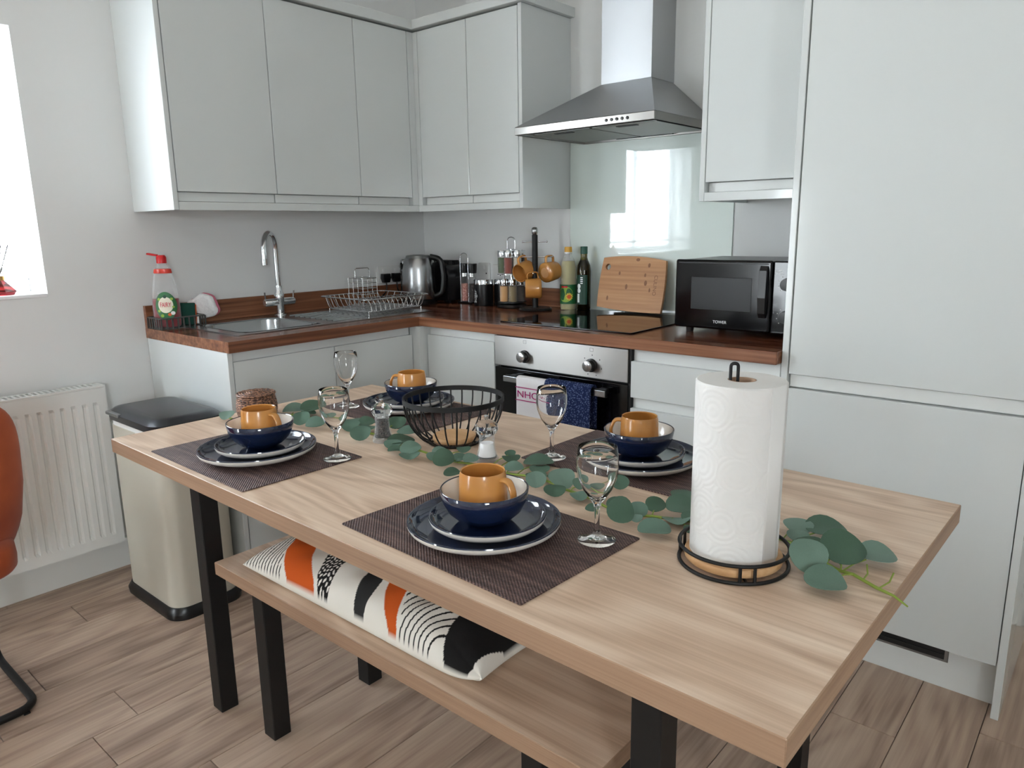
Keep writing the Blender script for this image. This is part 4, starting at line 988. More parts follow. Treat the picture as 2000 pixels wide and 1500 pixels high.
obj('rail', bx((DU-.02, -1.4375, ZU), (DU, -DU+.0005, ZU+.028), .001, 1), 'cab_gloss', lr); obj('rail', bx((DU+.0005, -DU, ZU), (.9245, -DU+.02, ZU+.028), .001, 1), 'cab_gloss', lr)
co = thing('cornice', 'white cornice along the top of the corner wall cupboards', 'trim', (.3, -.3, ZD1+.007))
cz0, cz1 = ZD1+.007, ZD1+.045
obj('board', bx((DU-.06, -LU-.02, cz0), (DU+.022, -DU-.022, cz1), .002), 'cab_gloss', co); obj('board', bx((DU-.06, -DU-.022, cz0), (.965, -DU+.06, cz1), .002), 'cab_gloss', co)
obj('board', bx((.905, -DU+.0605, cz0), (.965, -.001, cz1), .002), 'cab_gloss', co); obj('board', bx((.001, -LU-.02, cz0), (DU-.0605, -LU+.04, cz1), .002), 'cab_gloss', co)
wu = wall_unit('white gloss wall cupboard above the microwave', ((1.75, -.30, ZU+.032), (2.122, -.002, 2.29)), (), 'y', (('end_panel', (1.729, -.352, ZU), (1.747, -.001, 2.30)), ('light_rail', (1.7475, -.352, ZU), (2.122, -.334, ZU+.028))))
door('door', (1.7485, -.35, ZD0-.002), (2.1225, -.33, 2.296), wu); obj('grip_channel', bx((1.749, -.324, ZU+.029), (2.122, -.312, ZD0-.003), .001, 1), 'cab_white', wu)

# ---- cooker hood
ho = thing('cooker_hood', 'stainless steel chimney cooker hood above the hob', 'cooker hood', (1.318, -.23, 1.605))
HX0, HX1, HY, HZ = 1.02, 1.616, -.461, 1.606
CX0, CX1, CY, CZ = 1.213, 1.432, -.172, 1.797
obj('chimney', bx((CX0, CY, CZ+.0005), (CX1, -.002, RZ-.004), .001, 1), 'steel_chimney', ho)
b = B(); loft(b, [[(HX0, HY, HZ+.028), (HX1, HY, HZ+.028), (HX1, -.008, HZ+.028), (HX0, -.008, HZ+.028)], [(CX0, CY, CZ), (CX1, CY, CZ), (CX1, -.008, CZ), (CX0, -.008, CZ)]]); obj('canopy', b, 'steel_hood', ho)
b = B()
box(b, (HX0, HY, HZ), (HX1, HY+.012, HZ+.0275), .0015, 1); box(b, (HX0, HY+.012, HZ), (HX0+.012, -.008, HZ+.0275)); box(b, (HX1-.012, HY+.012, HZ), (HX1, -.008, HZ+.0275)); box(b, (HX0+.012, -.02, HZ), (HX1-.012, -.008, HZ+.0275))
rm = obj('front_rim', b, 'steel_x', ho)
obj('under_plate', bx((HX0+.0125, HY+.0125, HZ+.008), (HX1-.0125, -.0205, HZ+.014)), 'steel_dull', ho)
for a0, a1 in ((HX0+.03, 1.313), (1.323, HX1-.03)):
    f = obj('grease_filter', bx((a0, HY+.07, HZ+.003), (a1, -.05, HZ+.0078), .001, 1), 'filter_mesh', ho)
    obj('filter_catch', bx(((a0+a1)/2-.04, HY+.085, HZ+.001), ((a0+a1)/2+.04, HY+.105, HZ+.0029)), 'black_matte', f)
obj('lamp_strip', bx((1.2, -.04, HZ+.002), (1.45, -.026, HZ+.0078)), 'black_plastic', ho)
for i in range(5):
    b = B(); lathe(b, [(0, 0), (.0055, 0), (.005, .0025), (0, .003)], 16, (1.43+i*.021, HY-.0003, HZ+.014), M=Matrix.Rotation(PI/2, 4, 'X')); obj('button', b, 'black_plastic', rm, 40)

# ================================================================== table
TZ0 = .75; TL, TWd, TT = 1.755, .842, .036; ta = -.0135
tb = thing('dining_table', 'light oak dining table with square black metal legs', 'table', (.919, -1.967, 0), ta)
o = obj('tabletop', bx((0, 0, TZ0-TT), (TL, TWd, TZ0), .0015, 1), 'oak', tb, world=False); o.data.materials.append(MATS['oak_edge']); o.data.materials.append(MATS['oak_edge_y_lit'])
for p in o.data.polygons:
    if abs(p.normal.y) > .6: p.material_index = 1
    elif abs(p.normal.x) > .6: p.material_index = 2
lw = .048
for u in (.186, TL-.203-lw):
    for v in (.105, TWd-.105-lw): obj('leg', bx((u, v, 0.0005), (u+lw, v+lw, TZ0-TT-.0005), .002, 1), 'black_metal', tb, world=False)
    obj('cross_bar', bx((u+.004, .105+lw+.0005, TZ0-TT-.04), (u+lw-.004, TWd-.105-lw-.0005, TZ0-TT-.0005), .001, 1), 'black_metal', tb, world=False)
bn = thing('bench', 'light oak bench with square black legs under the table', 'bench', (1.193, -1.862, 0))
BL, BW, BH, BT = 1.16, .40, .45, .034
o = obj('seat', bx((0, 0, BH-BT), (BL, BW, BH), .0015, 1), 'oak', bn, world=False); o.data.materials.append(MATS['oak_edge']); o.data.materials.append(MATS['oak_edge_y_lit'])
for p in o.data.polygons:
    if abs(p.normal.y) > .6: p.material_index = 1
    elif abs(p.normal.x) > .6: p.material_index = 2
for u in (.123, BL-.123-lw):
    for v in (.026, BW-.074): obj('leg', bx((u, v, .0005), (u+lw, v+lw, BH-BT-.0005), .002, 1), 'black_metal', bn, world=False)
    obj('cross_bar', bx((u+.004, .026+lw+.0005, BH-BT-.035), (u+lw-.004, BW-.0745, BH-BT-.0005), .001, 1), 'black_metal', bn, world=False)
# ---- cushion on the bench
def in_poly(x, y, P):
    c = False; n = len(P)
    for i in range(n):
        x1_, y1_ = P[i]; x2_, y2_ = P[i-1]
        if (y1_ > y) != (y2_ > y) and x < (x2_-x1_)*(y-y1_)/(y2_-y1_)+x1_: c = not c
    return c
ORANGE, BLACK, CHAR, CREAM = lin((196,88,36)), lin((34,33,33)), lin((50,50,50)), lin((226,222,213))
OR1 = [(1.43,-1.797),(1.387,-1.705),(1.36,-1.60),(1.36,-1.53),(1.47,-1.53),(1.46,-1.62),(1.472,-1.704),(1.49,-1.754),(1.532,-1.80),(1.611,-1.846),(1.551,-1.841),(1.479,-1.842)]
LOOP = [(1.619,-1.848),(1.585,-1.82),(1.552,-1.768),(1.526,-1.707),(1.52,-1.60),(1.62,-1.60),(1.614,-1.705),(1.626,-1.778),(1.640,-1.833)]
CH1 = [(1.75,-1.853),(1.728,-1.835),(1.702,-1.78),(1.676,-1.712),(1.67,-1.62),(1.70,-1.56),(1.745,-1.62),(1.742,-1.707),(1.756,-1.779),(1.768,-1.83)]
OR2 = [(1.873,-1.844),(1.832,-1.834),(1.798,-1.809),(1.769,-1.768),(1.746,-1.705),(1.75,-1.62),(1.79,-1.55),(1.81,-1.62),(1.817,-1.712),(1.832,-1.773),(1.851,-1.818)]
ARC = [(1.88,-1.845),(1.837,-1.777),(1.82,-1.71),(1.82,-1.55),(1.94,-1.55),(1.945,-1.66),(1.965,-1.755),(1.996,-1.846)]
CH2 = [(1.996,-1.843),(1.967,-1.774),(1.968,-1.709),(1.98,-1.62),(2.03,-1.56),(2.06,-1.62),(2.069,-1.711),(2.063,-1.795),(2.058,-1.839),(2.036,-1.848)]
def chaikin(P, n=2):
    for _ in range(n):
        P = [q for a, c in zip(P, P[1:]+P[:1]) for q in ((a[0]*.75+c[0]*.25, a[1]*.75+c[1]*.25), (a[0]*.25+c[0]*.75, a[1]*.25+c[1]*.75))]
    return P
OR1, CH1, OR2, CH2 = (chaikin(P) for P in (OR1, CH1, OR2, CH2))
def print_colour(x, y):
    if in_poly(x, y, OR1): return ORANGE
    if in_poly(x, y, OR2): return ORANGE
    if in_poly(x, y, CH1): return CHAR
    if in_poly(x, y, CH2): return BLACK
    if in_poly(x, y, LOOP):
        u = (x*95+.3*math.sin(y*160)) % 1-.5; v = (y*95+.3*math.sin(x*170)) % 1-.5; d = math.hypot(u, v)
        return BLACK if d > .30 else CREAM
    if in_poly(x, y, ARC):
        d = math.hypot((x-1.985)*1.0, (y+1.86)*.62+.0)
        return BLACK if d > .022 and (d % .0135) < .0034 else CREAM
    if x < 1.47 and in_poly(x, y, [(1.30,-1.87),(1.30,-1.53),(1.36,-1.53),(1.387,-1.705),(1.43,-1.797),(1.48,-1.86)]):
        d = x+.25*(y+1.86)+.6*(y+1.7)**2
        return BLACK if (d % .0115) < .0034 else CREAM
    return CREAM
CX_, CY_, CW_, CD_ = 1.700, -1.700, .385, .150
cshn = thing('cushion', 'white cushion with orange and black abstract shapes on the bench', 'cushion', (CX_, CY_, BH))
b = B(); NU, NV = 440, 150; top = []; bot = []
for j in range(NV+1):
    v = -1+2*j/NV; tr = []; br = []
    for i in range(NU+1):
        u = -1+2*i/NU
        pin = 1-.05*(1-abs(v)**2)*abs(u)**6; piv = 1-.10*(1-abs(u)**2.5)*abs(v)**6
        h = max(0., (1-abs(u)**4.0))**.42*max(0., (1-abs(v)**3.0))**.5
        wr = .004*math.sin(u*9-v*3)*math.sin(u*21+v*6)+.003*math.sin(u*13+v*4)+.0025*math.sin(u*27-v*9+1)+.006*math.sin(u*5.1+.6)*(1-abs(v))
        z = .098*h+wr*h
        rc = max(abs(u), abs(v), 1e-6)/max((abs(u)**7+abs(v)**7)**(1/7), 1e-6); rc = rc if u > 0 else 1.
        X, Y = CX_+CW_*(u*pin)*(1-.35*(1-rc)*.4), CY_+CD_*v*piv*(1-2.2*(1-rc)*abs(u)**8)
        edge = i in (0, NU) or j in (0, NV)
        zt = BH+.026+z*.75; zb = BH+.026-min(.0245, .025*h*1.6)
        t = b.verts.new((X, Y, zt)); tr.append(t); br.append(t if edge else b.verts.new((X, Y, zb)))
    top.append(tr); bot.append(br)
for j in range(NV):
    for i in range(NU):
        b.faces.new((top[j][i], top[j][i+1], top[j+1][i+1], top[j+1][i])); b.faces.new((bot[j][i], bot[j+1][i], bot[j+1][i+1], bot[j][i+1]))
o = obj('cover', b, 'cushion_cloth', cshn, 180)
ca_ = o.data.color_attributes.new('print', 'FLOAT_COLOR', 'POINT'); buf = []
for v in o.data.vertices:
    x, y = v.co.x+CX_, v.co.y+CY_
    buf.extend(print_colour(x, y) if v.co.z > .030 else CREAM)
ca_.data.foreach_set('color', buf)

# ================================================================== place settings
MZ = TZ0+.0026
def mat_obj(cx, cy, rot, label):
    w, d = .4375, .30; b = B(); prism(b, rrect(-w/2, -d/2, w/2, d/2, .004, 3), 0.0003, .0024, 'z', .0006)
    o = obj('placemat', b, 'placemat', None, world=False); o.location = (cx, cy, TZ0); o.rotation_euler = (0, 0, rot)
    return tag(o, label, 'placemat', 'woven placemats on the table')
mat_obj(1.342, -1.808, -.02, 'dark brown woven placemat at the table corner by the pedal bin'); mat_obj(2.076, -1.796, -.045, 'dark brown woven placemat over the bench cushion side of the table')
mat_obj(1.300, -1.300, .0, 'dark brown woven placemat behind the wire fruit basket'); mat_obj(2.078, -1.295, -.02, 'dark brown woven placemat behind the paper towel roll')
def plate_parts(t, R, h):
    """stoneware body and glazed face; R outer radius, h height"""
    b = B(); lathe(b, [(0, 0.0), (R*.62, 0), (R*.66, .002), (R*.90, h*.36), (R*.975, h*.60), (R*.998, h*.84), (R*.994, h*.97), (R*.975, h*.94), (R*.965, h*.78), (R*.93, h*.60), (R*.86, h*.42), (R*.7, h*.33), (0, h*.33)], 72); obj('body', b, 'stoneware', t, 60, world=False)
    b = B(); lathe(b, [(R*1.0, h*.93), (R*.996, h*1.005), (R*.984, h*1.015), (R*.972, h*.985), (R*.955, h*.83), (R*.92, h*.66), (R*.86, h*.47), (R*.7, h*.38), (0, h*.38), (0, h*.36), (R*.7, h*.36), (R*.86, h*.445), (R*.925, h*.63), (R*.962, h*.82), (R*.974, h*.955), (R*.99, h*.985)], 72, close=False); obj('glazed_face', b, 'navy_glaze', t, 60, world=False)
def bowl_parts(t):
    H = .061
    b = B(); lathe(b, [(0, 0), (.034, 0), (.036, .003), (.05, .009), (.064, .022), (.0735, .041), (.0768, H-.001), (.0758, H), (.0745, H-.001), (.0722, .041), (.0612, .0225), (.047, .0118), (0, .009)], 72); obj('body', b, 'navy_glaze', t, 60, world=False)
    b = B(); lathe(b, [(.0742, H-.0014), (.0716, .041), (.0606, .0231), (.0465, .0125), (0, .0105), (0, .0115), (.046, .0135), (.0597, .0240), (.0706, .0418), (.0731, H-.0010)], 72, close=False); obj('glazed_inside', b, 'cream_glaze', t, 60, world=False)
def glass_parts(t):
    b = B(); p = [(0, 0), (.031, 0), (.032, .0015), (.030, .003), (.018, .006), (.007, .012), (.0048, .02), (.0042, .04), (.0048, .058), (.007, .066), (.014, .076), (.025, .092), (.0325, .112), (.0352, .130), (.0345, .148), (.0318, .164), (.0312, .1645), (.0308, .164), (.0334, .148), (.0340, .130), (.0314, .113), (.024, .0945), (.0125, .079), (.0045, .0725), (0, .0715)]
    lathe(b, p, 64); obj('glass', b, 'clear_glass', t, 60, world=False)
def mug_parts(t):
    obj('body', xf(mug_bm(), Matrix.Diagonal((1, 1, 1.15, 1))), 'mustard', t, 50, world=False); obj('handle', xf(handle_bm(), Matrix.Diagonal((1, 1, 1.15, 1))), 'mustard', t, 60, world=False)
where = ['at the table corner by the pedal bin', 'above the bench cushion', 'behind the wire fruit basket', 'behind the paper towel roll']
Lc = [(1.356,-1.806), (2.073,-1.797), (1.291,-1.277), (2.087,-1.307)]; Sc = [(1.359,-1.800), (2.079,-1.795), (1.294,-1.276), (2.087,-1.307)]
Bc = [(1.353,-1.793), (2.074,-1.796), (1.300,-1.275), (2.087,-1.308)]; Mc = [(1.346,-1.790), (2.069,-1.794), (1.304,-1.274), (2.090,-1.311)]
hnd = [math.radians(12), math.radians(8), math.radians(215), math.radians(205)]
Gc = [(1.531,-1.709), (1.136,-1.379), (1.914,-1.398), (2.249,-1.710)]
gl = ['at the table corner beside the front plate nearest the bin', 'standing on the placemat behind the pepper mill', 'beside the placemat set in front of the oven', 'on the placemat above the bench cushion']
pl1 = pl2 = bw1 = mg1 = gs1 = None
zL = MZ; zS = zL+.0094; zB = zS+.0091; zM = zB+.0118
for k in range(4):
    la = 'large navy dinner plate with pale rim '+where[k]; lb_ = 'small navy side plate on a dinner plate '+where[k]; lc_ = 'navy bowl with cream inside on plates '+where[k]; ld_ = 'mustard mug sitting in a bowl '+where[k]
    lg_ = 'clear stemmed wine glass '+gl[k]
    if k == 0:
        pl1 = thing('dinner_plate', la, 'plate', (*Lc[0], zL), 0, 'large dinner plates'); plate_parts(pl1, .1341, .0245)
        pl2 = thing('side_plate', lb_, 'plate', (*Sc[0], zS), 0, 'small side plates'); plate_parts(pl2, .1017, .0235)
        bw1 = thing('bowl', lc_, 'bowl', (*Bc[0], zB), 0, 'navy bowls'); bowl_parts(bw1)
        mg1 = thing('mug', ld_, 'mug', (*Mc[0], zM), hnd[0], 'mustard mugs on the table'); mug_parts(mg1)
        gs1 = thing('wine_glass', lg_, 'glass', (*Gc[0], MZ), 0, 'wine glasses'); glass_parts(gs1)
    else:
        dup(pl1, (*Lc[k], zL), 0, la); dup(pl2, (*Sc[k], zS), 0, lb_); dup(bw1, (*Bc[k], zB), 0, lc_); dup(mg1, (*Mc[k], zM), hnd[k], ld_); dup(gs1, (*Gc[k], MZ), .4*k, lg_)

# ---- salt and pepper mills
def mill(loc, cont, label, level):
    m = thing('pepper_mill' if cont == 'peppercorn' else 'salt_mill', label, 'mill', loc)
    b = B(); lathe(b, [(0, 0.0003), (.0255, .0003), (.026, .004), (.026, .010), (.0235, .014), (.0195, .03), (.0172, .05), (.0175, .062), (.0, .062)], 40); obj('body', b, 'mill_clear', m, 50, world=False)
    b = B(); lathe(b, [(0, .015), (.020, .015), (.0165, .030), (.0148, level), (0, level)], 32); obj('contents', b, cont, m, 50, world=False)
    b = B(); lathe(b, [(0, .0625), (.016, .0625), (.0225, .068), (.0265, .076), (.0255, .086), (.018, .094), (.007, .099), (0, .099)], 16); obj('turning_head', b, 'acrylic', m, 20, world=False)
    b = B(); lathe(b, [(0, .099), (.004, .099), (.0055, .103), (.005, .108), (0, .110)], 20); obj('knob', b, 'chrome', m, 50, world=False)
    b = B(); lathe(b, [(0, .0105), (.0225, .0105), (.0225, .0135), (0, .0135)], 32); obj('grinder_plate', b, 'steel', m, 50, world=False)
mill((1.497, -1.546, TZ0), 'peppercorn', 'clear acrylic mill filled with black peppercorns beside the garland', .055); mill((1.813, -1.506, TZ0), 'salt_white', 'clear acrylic mill half full of white salt beside the fruit basket', .045)

# ---- wire fruit basket
fx, fy = 1.640, -1.437; FZ = TZ0
fb = thing('fruit_basket', 'black wire fruit basket with round wooden base on the table', 'basket', (fx, fy, FZ))
b = B(); rows = []
RB, ZR = .123, .110
for i in range(64):
    a = 2*PI*i/64; c, s = math.cos(a), math.sin(a); rows.append([b.verts.new((fx+r*c, fy+r*s, FZ+z)) for r, z in ((RB-.002, ZR-.006), (RB+.002, ZR-.006), (RB+.002, ZR+.006), (RB-.002, ZR+.006))])
for i in range(64):
    p, q = rows[i], rows[(i+1) % 64]
    for k in range(4): b.faces.new((p[k], p[(k+1) % 4], q[(k+1) % 4], q[k]))
obj('rim_band', b, 'black_metal', fb, 30)
b = B(); tube(b, circle((fx, fy, FZ+.0035), .064, 48), .0030, 8, True); obj('base_ring', b, 'black_metal', fb, 60)
b = B(); lathe(b, [(0, .006), (.053, .006), (.054, .010), (.054, .016), (.0525, .018), (0, .018)], 48, (fx, fy, FZ)); obj('wooden_base', b, 'pale_wood', fb, 40)
for i in range(26):
    a = 2*PI*i/26; c, s = math.cos(a), math.sin(a)
    pr = [(.064, .0035), (.082, .014), (.100, .034), (.114, .062), (.121, .088), (RB-.001, ZR-.004)]
    b = B(); tube(b, fillet([(fx+r*c, fy+r*s, FZ+z) for r, z in pr], .012, 2), .0020, 6); obj('wire', b, 'black_metal', fb, 60)
for i in range(5):
    a = 2*PI*i/5+.3; b = B(); tube(b, [(fx+.064*math.cos(a), fy+.064*math.sin(a), FZ+.004), (fx+.045*math.cos(a), fy+.045*math.sin(a), FZ+.005)], .002, 6); obj('base_spoke', b, 'black_metal', fb, 60)

# ---- paper towel holder and roll
hx_, hy_ = 2.456, -1.637
ph = thing('paper_towel_holder', 'black wire paper towel holder with round wooden base', 'holder', (hx_, hy_, TZ0))
b = B(); tube(b, circle((hx_, hy_, TZ0+.0032), .0825, 64), .003, 8, True); obj('lower_ring', b, 'black_metal', ph, 60)
b = B(); tube(b, circle((hx_, hy_, TZ0+.030), .0825, 64), .003, 8, True); obj('upper_ring', b, 'black_metal', ph, 60)
for a in (-1.03, -.77, -1.03+2*PI/3, -.77+2*PI/3, -1.03+4*PI/3, -.77+4*PI/3):
    b = B(); tube(b, [(hx_+.0825*math.cos(a), hy_+.0825*math.sin(a), TZ0+.003), (hx_+.0825*math.cos(a), hy_+.0825*math.sin(a), TZ0+.030)], .0026, 6); obj('upright', b, 'black_metal', ph, 60)
for a in (-.9, -.9+2*PI/3, -.9+4*PI/3):
    b = B(); tube(b, [(hx_+.082*math.cos(a), hy_+.082*math.sin(a), TZ0+.003), (hx_+.03*math.cos(a), hy_+.03*math.sin(a), TZ0+.003)], .0025, 6); obj('spoke', b, 'black_metal', ph, 60)
b = B(); lathe(b, [(0, .0065), (.072, .0065), (.074, .009), (.074, .017), (.0725, .019), (0, .019)], 56, (hx_, hy_, TZ0)); obj('wooden_base', b, 'pale_wood', ph, 40)
pd = Vector((-.75, -.62, 0)).normalized()*.012
pc = Vector((hx_, hy_, TZ0))+Vector((pd.x, pd.y, 0)); q = vr*.0055
b = B(); tube(b, fillet([pc-q+Vector((0, 0, .019)), pc-q+Vector((0, 0, .316)), pc+q+Vector((0, 0, .316)), pc+q+Vector((0, 0, .019))], .0055, 6), .0026, 8); obj('centre_loop', b, 'black_metal', ph, 60)
pr_ = thing('paper_towel_roll', 'white embossed paper towel roll standing on the holder', 'paper roll', (hx_, hy_, TZ0+.0195))
b = B(); N_ = 96; RH = .272; z0_ = 0.0; seam = math.radians(-10)
uvl = b.loops.layers.uv.new('UVMap')
def rad(t): return .0655+.0025*t
outs = []
for k, (dr_, zz) in enumerate(((-.002, .0), (0, .002), (0, RH*.25), (0, RH*.5), (0, RH*.75), (0, RH-.002), (-.002, RH))):
    outs.append([b.verts.new(((rad(i/N_)+dr_)*math.cos(seam+2*PI*i/N_), (rad(i/N_)+dr_)*math.sin(seam+2*PI*i/N_), zz)) for i in range(N_+1)])
inn = [[b.verts.new((.021*math.cos(seam+2*PI*i/N_), .021*math.sin(seam+2*PI*i/N_), zz)) for i in range(N_)] for zz in (0., RH)]
for p, q_ in zip(outs, outs[1:]):
    for i in range(N_):
        f = b.faces.new((p[i], p[i+1], q_[i+1], q_[i]))
        for l, (ii, zv) in zip(f.loops, ((i, p[i].co.z), (i+1, p[i+1].co.z), (i+1, q_[i+1].co.z), (i, q_[i].co.z))): l[uvl].uv = (ii/N_*.42, zv)
for i in range(N_):
    j = (i+1) % N_
    b.faces.new((outs[0][i], outs[0][i+1], inn[0][j], inn[0][i])); b.faces.new((outs[-1][i], outs[-1][i+1], inn[1][j], inn[1][i]))
for p, q_ in zip(outs, outs[1:]): b.faces.new((p[0], p[N_], q_[N_], q_[0]))
rl = obj('paper', b, 'paper', pr_, 40, world=False)
b = B(); lathe(b, [(.0185, .0), (.0205, .0), (.0205, RH), (.0185, RH)], 40, close=True); obj('cardboard_core', b, 'cardboard', pr_, 40, world=False)
b = B(); s0, s1 = [], []
for i in range(9):
    t = i/8; a = seam+2*PI-.34+.40*t; r = .0683+.0022*t**2
    s0.append(b.verts.new((r*math.cos(a), r*math.sin(a), .003))); s1.append(b.verts.new(((r+.0012*t)*math.cos(a), (r+.0012*t)*math.sin(a), RH+.003*t)))
for i in range(8): b.faces.new((s0[i], s0[i+1], s1[i+1], s1[i]))
o = obj('loose_sheet_edge', b, 'paper', pr_, 180, world=False); s = o.modifiers.new('thick', 'SOLIDIFY'); s.thickness = .0006

# ---- woven pot
wp = thing('woven_basket', 'small round brown woven lidded basket at the table end', 'basket', (1.005, -1.600, TZ0))
b = B(); R_ = .053
for i in range(10):
    t = i/9; r = R_*(.90+.10*math.sin(PI*(t*.8+.15))); tube(b, [(1.005+r*math.cos(2*PI*k/40)*(1+.008*((k+i) % 2)), -1.600+r*math.sin(2*PI*k/40)*(1+.008*((k+i) % 2)), TZ0+.0045+t*.052) for k in range(40)], .0040, 6, True)
lathe(b, [(0, .001), (R_*.9, .001), (R_*.9, .05), (0, .05)], 32, (1.005, -1.600, TZ0)); obj('body', b, 'woven_brown', wp, 60)
b = B(); r = R_*.96
while r > .004:
    tube(b, [(1.005+r*math.cos(2*PI*k/36), -1.600+r*math.sin(2*PI*k/36), TZ0+.064+(.006 if r < R_*.5 else .0045)*(1-r/R_)+.0012*((k+int(r*1e4)) % 2)) for k in range(36)], .0040, 6, True); r -= .0068
lathe(b, [(0, .058), (R_*.95, .058), (R_*.92, .064), (0, .066)], 32, (1.005, -1.600, TZ0)); obj('lid', b, 'woven_brown', wp, 60)

# ---- eucalyptus garland
gd = thing('eucalyptus_garland', 'green artificial eucalyptus garland lying along the middle of the table', 'garland', (1.8, -1.57, TZ0))
GP = [(.978,-1.684),(1.03,-1.672),(1.078,-1.605),(1.11,-1.555),(1.184,-1.530),(1.384,-1.535),(1.53,-1.515),(1.60,-1.560),(1.751,-1.560),(1.86,-1.555),(1.978,-1.540),(2.08,-1.553),(2.196,-1.584),(2.293,-1.569),(2.36,-1.528),(2.47,-1.515),(2.56,-1.558),(2.62,-1.585)]
def smooth_path(P, n=5):
    out = []
    for i in range(len(P)-1):
        p0, p1, p2, p3 = (Vector(P[max(i-1, 0)]), Vector(P[i]), Vector(P[i+1]), Vector(P[min(i+2, len(P)-1)]))
        for k in range(n):
            t = k/n; out.append(.5*((2*p1)+(p2-p0)*t+(2*p0-5*p1+4*p2-p3)*t*t+(3*p1-p0-3*p2+p3)*t**3))
    out.append(Vector(P[-1])); return out
sp_ = [Vector((p.x, p.y, TZ0+.0065+.0025*math.sin(i*.9))) for i, p in enumerate(smooth_path(GP))]
sp_ += [Vector((2.655, -1.600, TZ0+.0055)), Vector((2.682, -1.612, TZ0+.006)), Vector((2.702, -1.622, TZ0+.001))]
b = B(); tube(b, sp_, [.0026]*(len(sp_)-3)+[.0026, .002, .0012], 7); obj('stem', b, 'stem_green', gd, 60)
LEAF = [(.998,-1.689,.769,.021,.38,0),(1.082,-1.526,.766,.038,.11,.15),(1.214,-1.592,.775,.024,.61,0),(1.12,-1.494,.772,.034,.35,.5),(1.271,-1.589,.769,.027,.3,0),(1.363,-1.544,.768,.025,.27,.1),(1.458,-1.584,.774,.026,.51,0),(1.369,-1.496,.768,.024,.3,.2),(1.446,-1.456,.772,.025,.47,0),(1.515,-1.486,.766,.024,.19,-.2),(1.559,-1.542,.762,.037,.03,.25),(1.644,-1.585,.769,.024,.35,.4),(1.606,-1.6,.763,.018,.12,.1),(1.664,-1.607,.762,.024,.06,.3),(1.775,-1.606,.776,.023,.71,0),(1.734,-1.501,.763,.017,.15,0),(1.805,-1.551,.767,.019,.32,.4),(1.837,-1.642,.766,.017,.27,.1),(1.866,-1.484,.763,.021,.09,0),(1.845,-1.464,.766,.013,.39,.3),(1.915,-1.532,.765,.02,.2,0),(1.928,-1.464,.763,.034,.06,.15),(2.014,-1.58,.773,.021,.59,0),(2.049,-1.54,.772,.027,.43,.45),(2.068,-1.589,.765,.022,.17,0),(2.152,-1.487,.772,.019,.61,0),(2.09,-1.537,.769,.014,.56,0),(2.177,-1.621,.764,.012,.29,0),(2.243,-1.628,.778,.026,.72,0),(2.252,-1.582,.769,.017,.51,0),(2.267,-1.546,.77,.019,.48,.3),(2.265,-1.612,.765,.012,.38,0),(2.312,-1.63,.765,.027,.16,-.05),(2.302,-1.519,.769,.027,.28,-.2),(2.275,-1.461,.766,.022,.22,-.2),(2.32,-1.567,.761,.025,-.12,-.1),(2.36,-1.6,.766,.009,.53,0),(2.496,-1.468,.765,.025,.15,0),(2.537,-1.45,.766,.032,.15,0),(2.511,-1.511,.765,.018,.19,0),(2.563,-1.616,.783,.029,.82,0),(2.592,-1.541,.777,.033,.5,.2),(2.63,-1.507,.766,.03,.18,-.2),(2.599,-1.647,.768,.031,.21,-.15),
        (1.32,-1.505,.764,.022,.1,.3),(1.16,-1.56,.763,.024,.05,-.3),(1.70,-1.545,.764,.02,.1,.2),(1.96,-1.50,.762,.022,.1,-.2),(2.12,-1.58,.763,.018,.1,.3),(2.42,-1.53,.768,.024,.2,.2),(1.25,-1.535,.764,.024,.1,.6),(1.41,-1.52,.764,.022,.1,-.3),(1.57,-1.575,.764,.022,.2,-.2),(1.72,-1.58,.764,.02,.1,-.4),(1.775,-1.555,.764,.018,.2,.3),(1.89,-1.575,.764,.02,.15,.2),(1.985,-1.545,.764,.022,.2,.5),(2.02,-1.52,.764,.02,.1,-.2),(2.14,-1.55,.765,.02,.2,.3),(2.20,-1.57,.764,.02,.1,.1),(2.34,-1.545,.764,.02,.1,.3),(2.45,-1.495,.766,.022,.2,-.2),(2.54,-1.535,.765,.022,.2,.3),(1.145,-1.525,.764,.022,.1,.2)]
def leaf_mesh(nm, kx, kz):
    b = B(); NA, NR = 20, 3; ctr = b.verts.new((0, 0, 0)); prev = None
    for k in range(1, NR+1):
        row = []
        for i in range(NA):
            a = 2*PI*i/NA; r = k/NR; x = r*math.cos(a)*kx; y = r*math.sin(a)*(1-.10*math.cos(a))
            z = .16*abs(y)**1.6-.10*(x*x)+.03*math.sin(3*a+kz)*r*r
            row.append(b.verts.new((x, y, z)))
        for i in range(NA):
            j = (i+1) % NA
            if prev is None: b.faces.new((ctr, row[i], row[j]))
            else: b.faces.new((prev[i], row[i], row[j], prev[j]))
        prev = row
    r = bmesh.ops.extrude_face_region(b, geom=b.faces[:])       # a thin blade with two sides
    for v in [g for g in r['geom'] if isinstance(g, bmesh.types.BMVert)]: v.co.z += .025
    return b
lm = [obj('leaf', leaf_mesh('leaf', k, z), 'leaf_green', gd, 60, world=False) for k, z in ((1., 0.), (.94, 2.), (1.06, 4.))]
for o in lm: o['tmp'] = 1
random.seed(11); VY = math.radians(40.6)
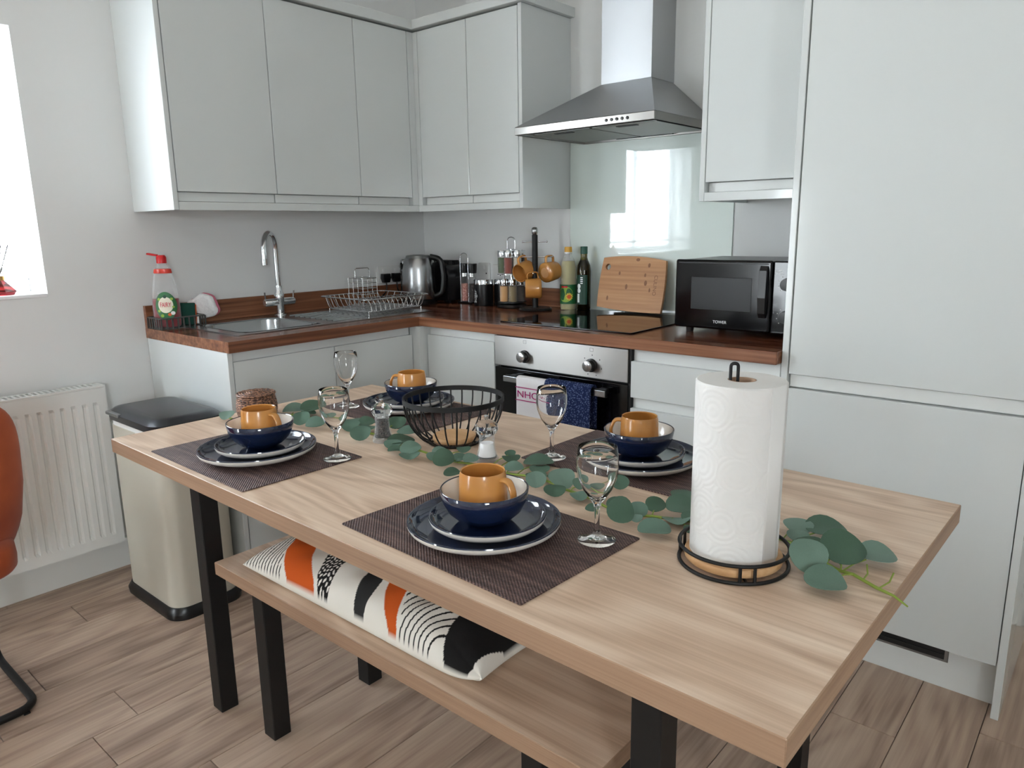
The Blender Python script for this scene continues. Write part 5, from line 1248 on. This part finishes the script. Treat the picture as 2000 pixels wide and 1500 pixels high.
for k, (x, y, z, r, t, rot) in enumerate(LEAF):
    src = lm[k % 3]
    if src.get('tmp'): o = src; del o['tmp']
    else: o = src.copy(); COL.objects.link(o); o.parent = gd
    # leaf plane: across the room, tilted up at its far edge by t
    M = Matrix.Rotation(VY, 4, 'Z') @ Matrix.Rotation(t+random.uniform(-.06, .06), 4, 'X') @ Matrix.Rotation(rot+random.uniform(-.1, .1), 4, 'Z') @ Matrix.Rotation(random.choice((0, PI/2, PI, -PI/2)) if r < .03 else random.choice((0, PI)), 4, 'Z')
    o.matrix_local = Matrix.Translation((x-1.8, y+1.57, max(z, TZ0+.006)-TZ0)) @ M @ Matrix.Scale(r, 4)
    # a short stalk from the leaf down to the stem
    ns = min(sp_, key=lambda p: (p.x-x)**2+(p.y-y)**2); e = Vector((x, y, z-.002)); d = ns-e
    if d.length > .012:
        s = e+d.normalized()*min(r*.75, d.length*.6); b = B(); tube(b, [s, (s+ns)/2+Vector((0, 0, .003)), ns], .0012, 5); obj('stalk', b, 'stem_green', gd, 60)
for p, q in (((2.60, -1.578), (2.588, -1.560)), ((2.635, -1.592), (2.630, -1.555)), ((2.66, -1.602), (2.668, -1.560))):
    b = B(); tube(b, [(p[0], p[1], TZ0+.0065), ((p[0]+q[0])/2+.004, (p[1]+q[1])/2, TZ0+.010), (q[0], q[1], TZ0+.016)], .0013, 5); obj('stalk', b, 'stem_green', gd, 60)

# ================================================================== orange chair by the wall
chx, chy = .62, -2.395
cr = thing('velvet_chair', 'orange velvet dining chair on a black tube frame near the radiator', 'chair', (chx, chy, 0))
def back_fn(x, y, z):
    w = 1-.22*max(0., -z/.25)**2; return (x+.10*(y/.28)**2*-1+.10*(z/.25)*.5, y*w, z)
b = B(); superell(b, (chx+.155, chy, .625), (.035, .285, .255), .45, .62, 48, 28, back_fn); obj('backrest', b, 'velvet_orange', cr, 180)
b = B(); superell(b, (chx-.05, chy, .445), (.235, .245, .05), .4, .5, 48, 16); obj('seat', b, 'velvet_orange', cr, 180)
for s in (-1, 1):
    P = fillet([(chx-.20, chy+s*.19, .40), (chx-.24, chy+s*.218, .014), (chx+.125, chy+s*.218, .014), (chx+.125, chy+s*.02, .014)], .06, 7)
    b = B(); tube(b, P, .011, 10); obj('leg_tube', b, 'black_metal', cr, 60)
    b = B(); tube(b, [(chx+.08, chy+s*.19, .405), (chx-.20, chy+s*.19, .395)], .011, 10); obj('seat_rail', b, 'black_metal', cr, 60)
    obj('glide', bx((chx+.10, chy+s*.19-.008, .0003), (chx+.13, chy+s*.19+.008, .006), .001, 1), 'black_plastic', cr)
b = B(); tube(b, [(chx+.125, chy-.025, .014), (chx+.125, chy+.025, .014)], .011, 10); obj('rear_bar', b, 'black_metal', cr, 60)
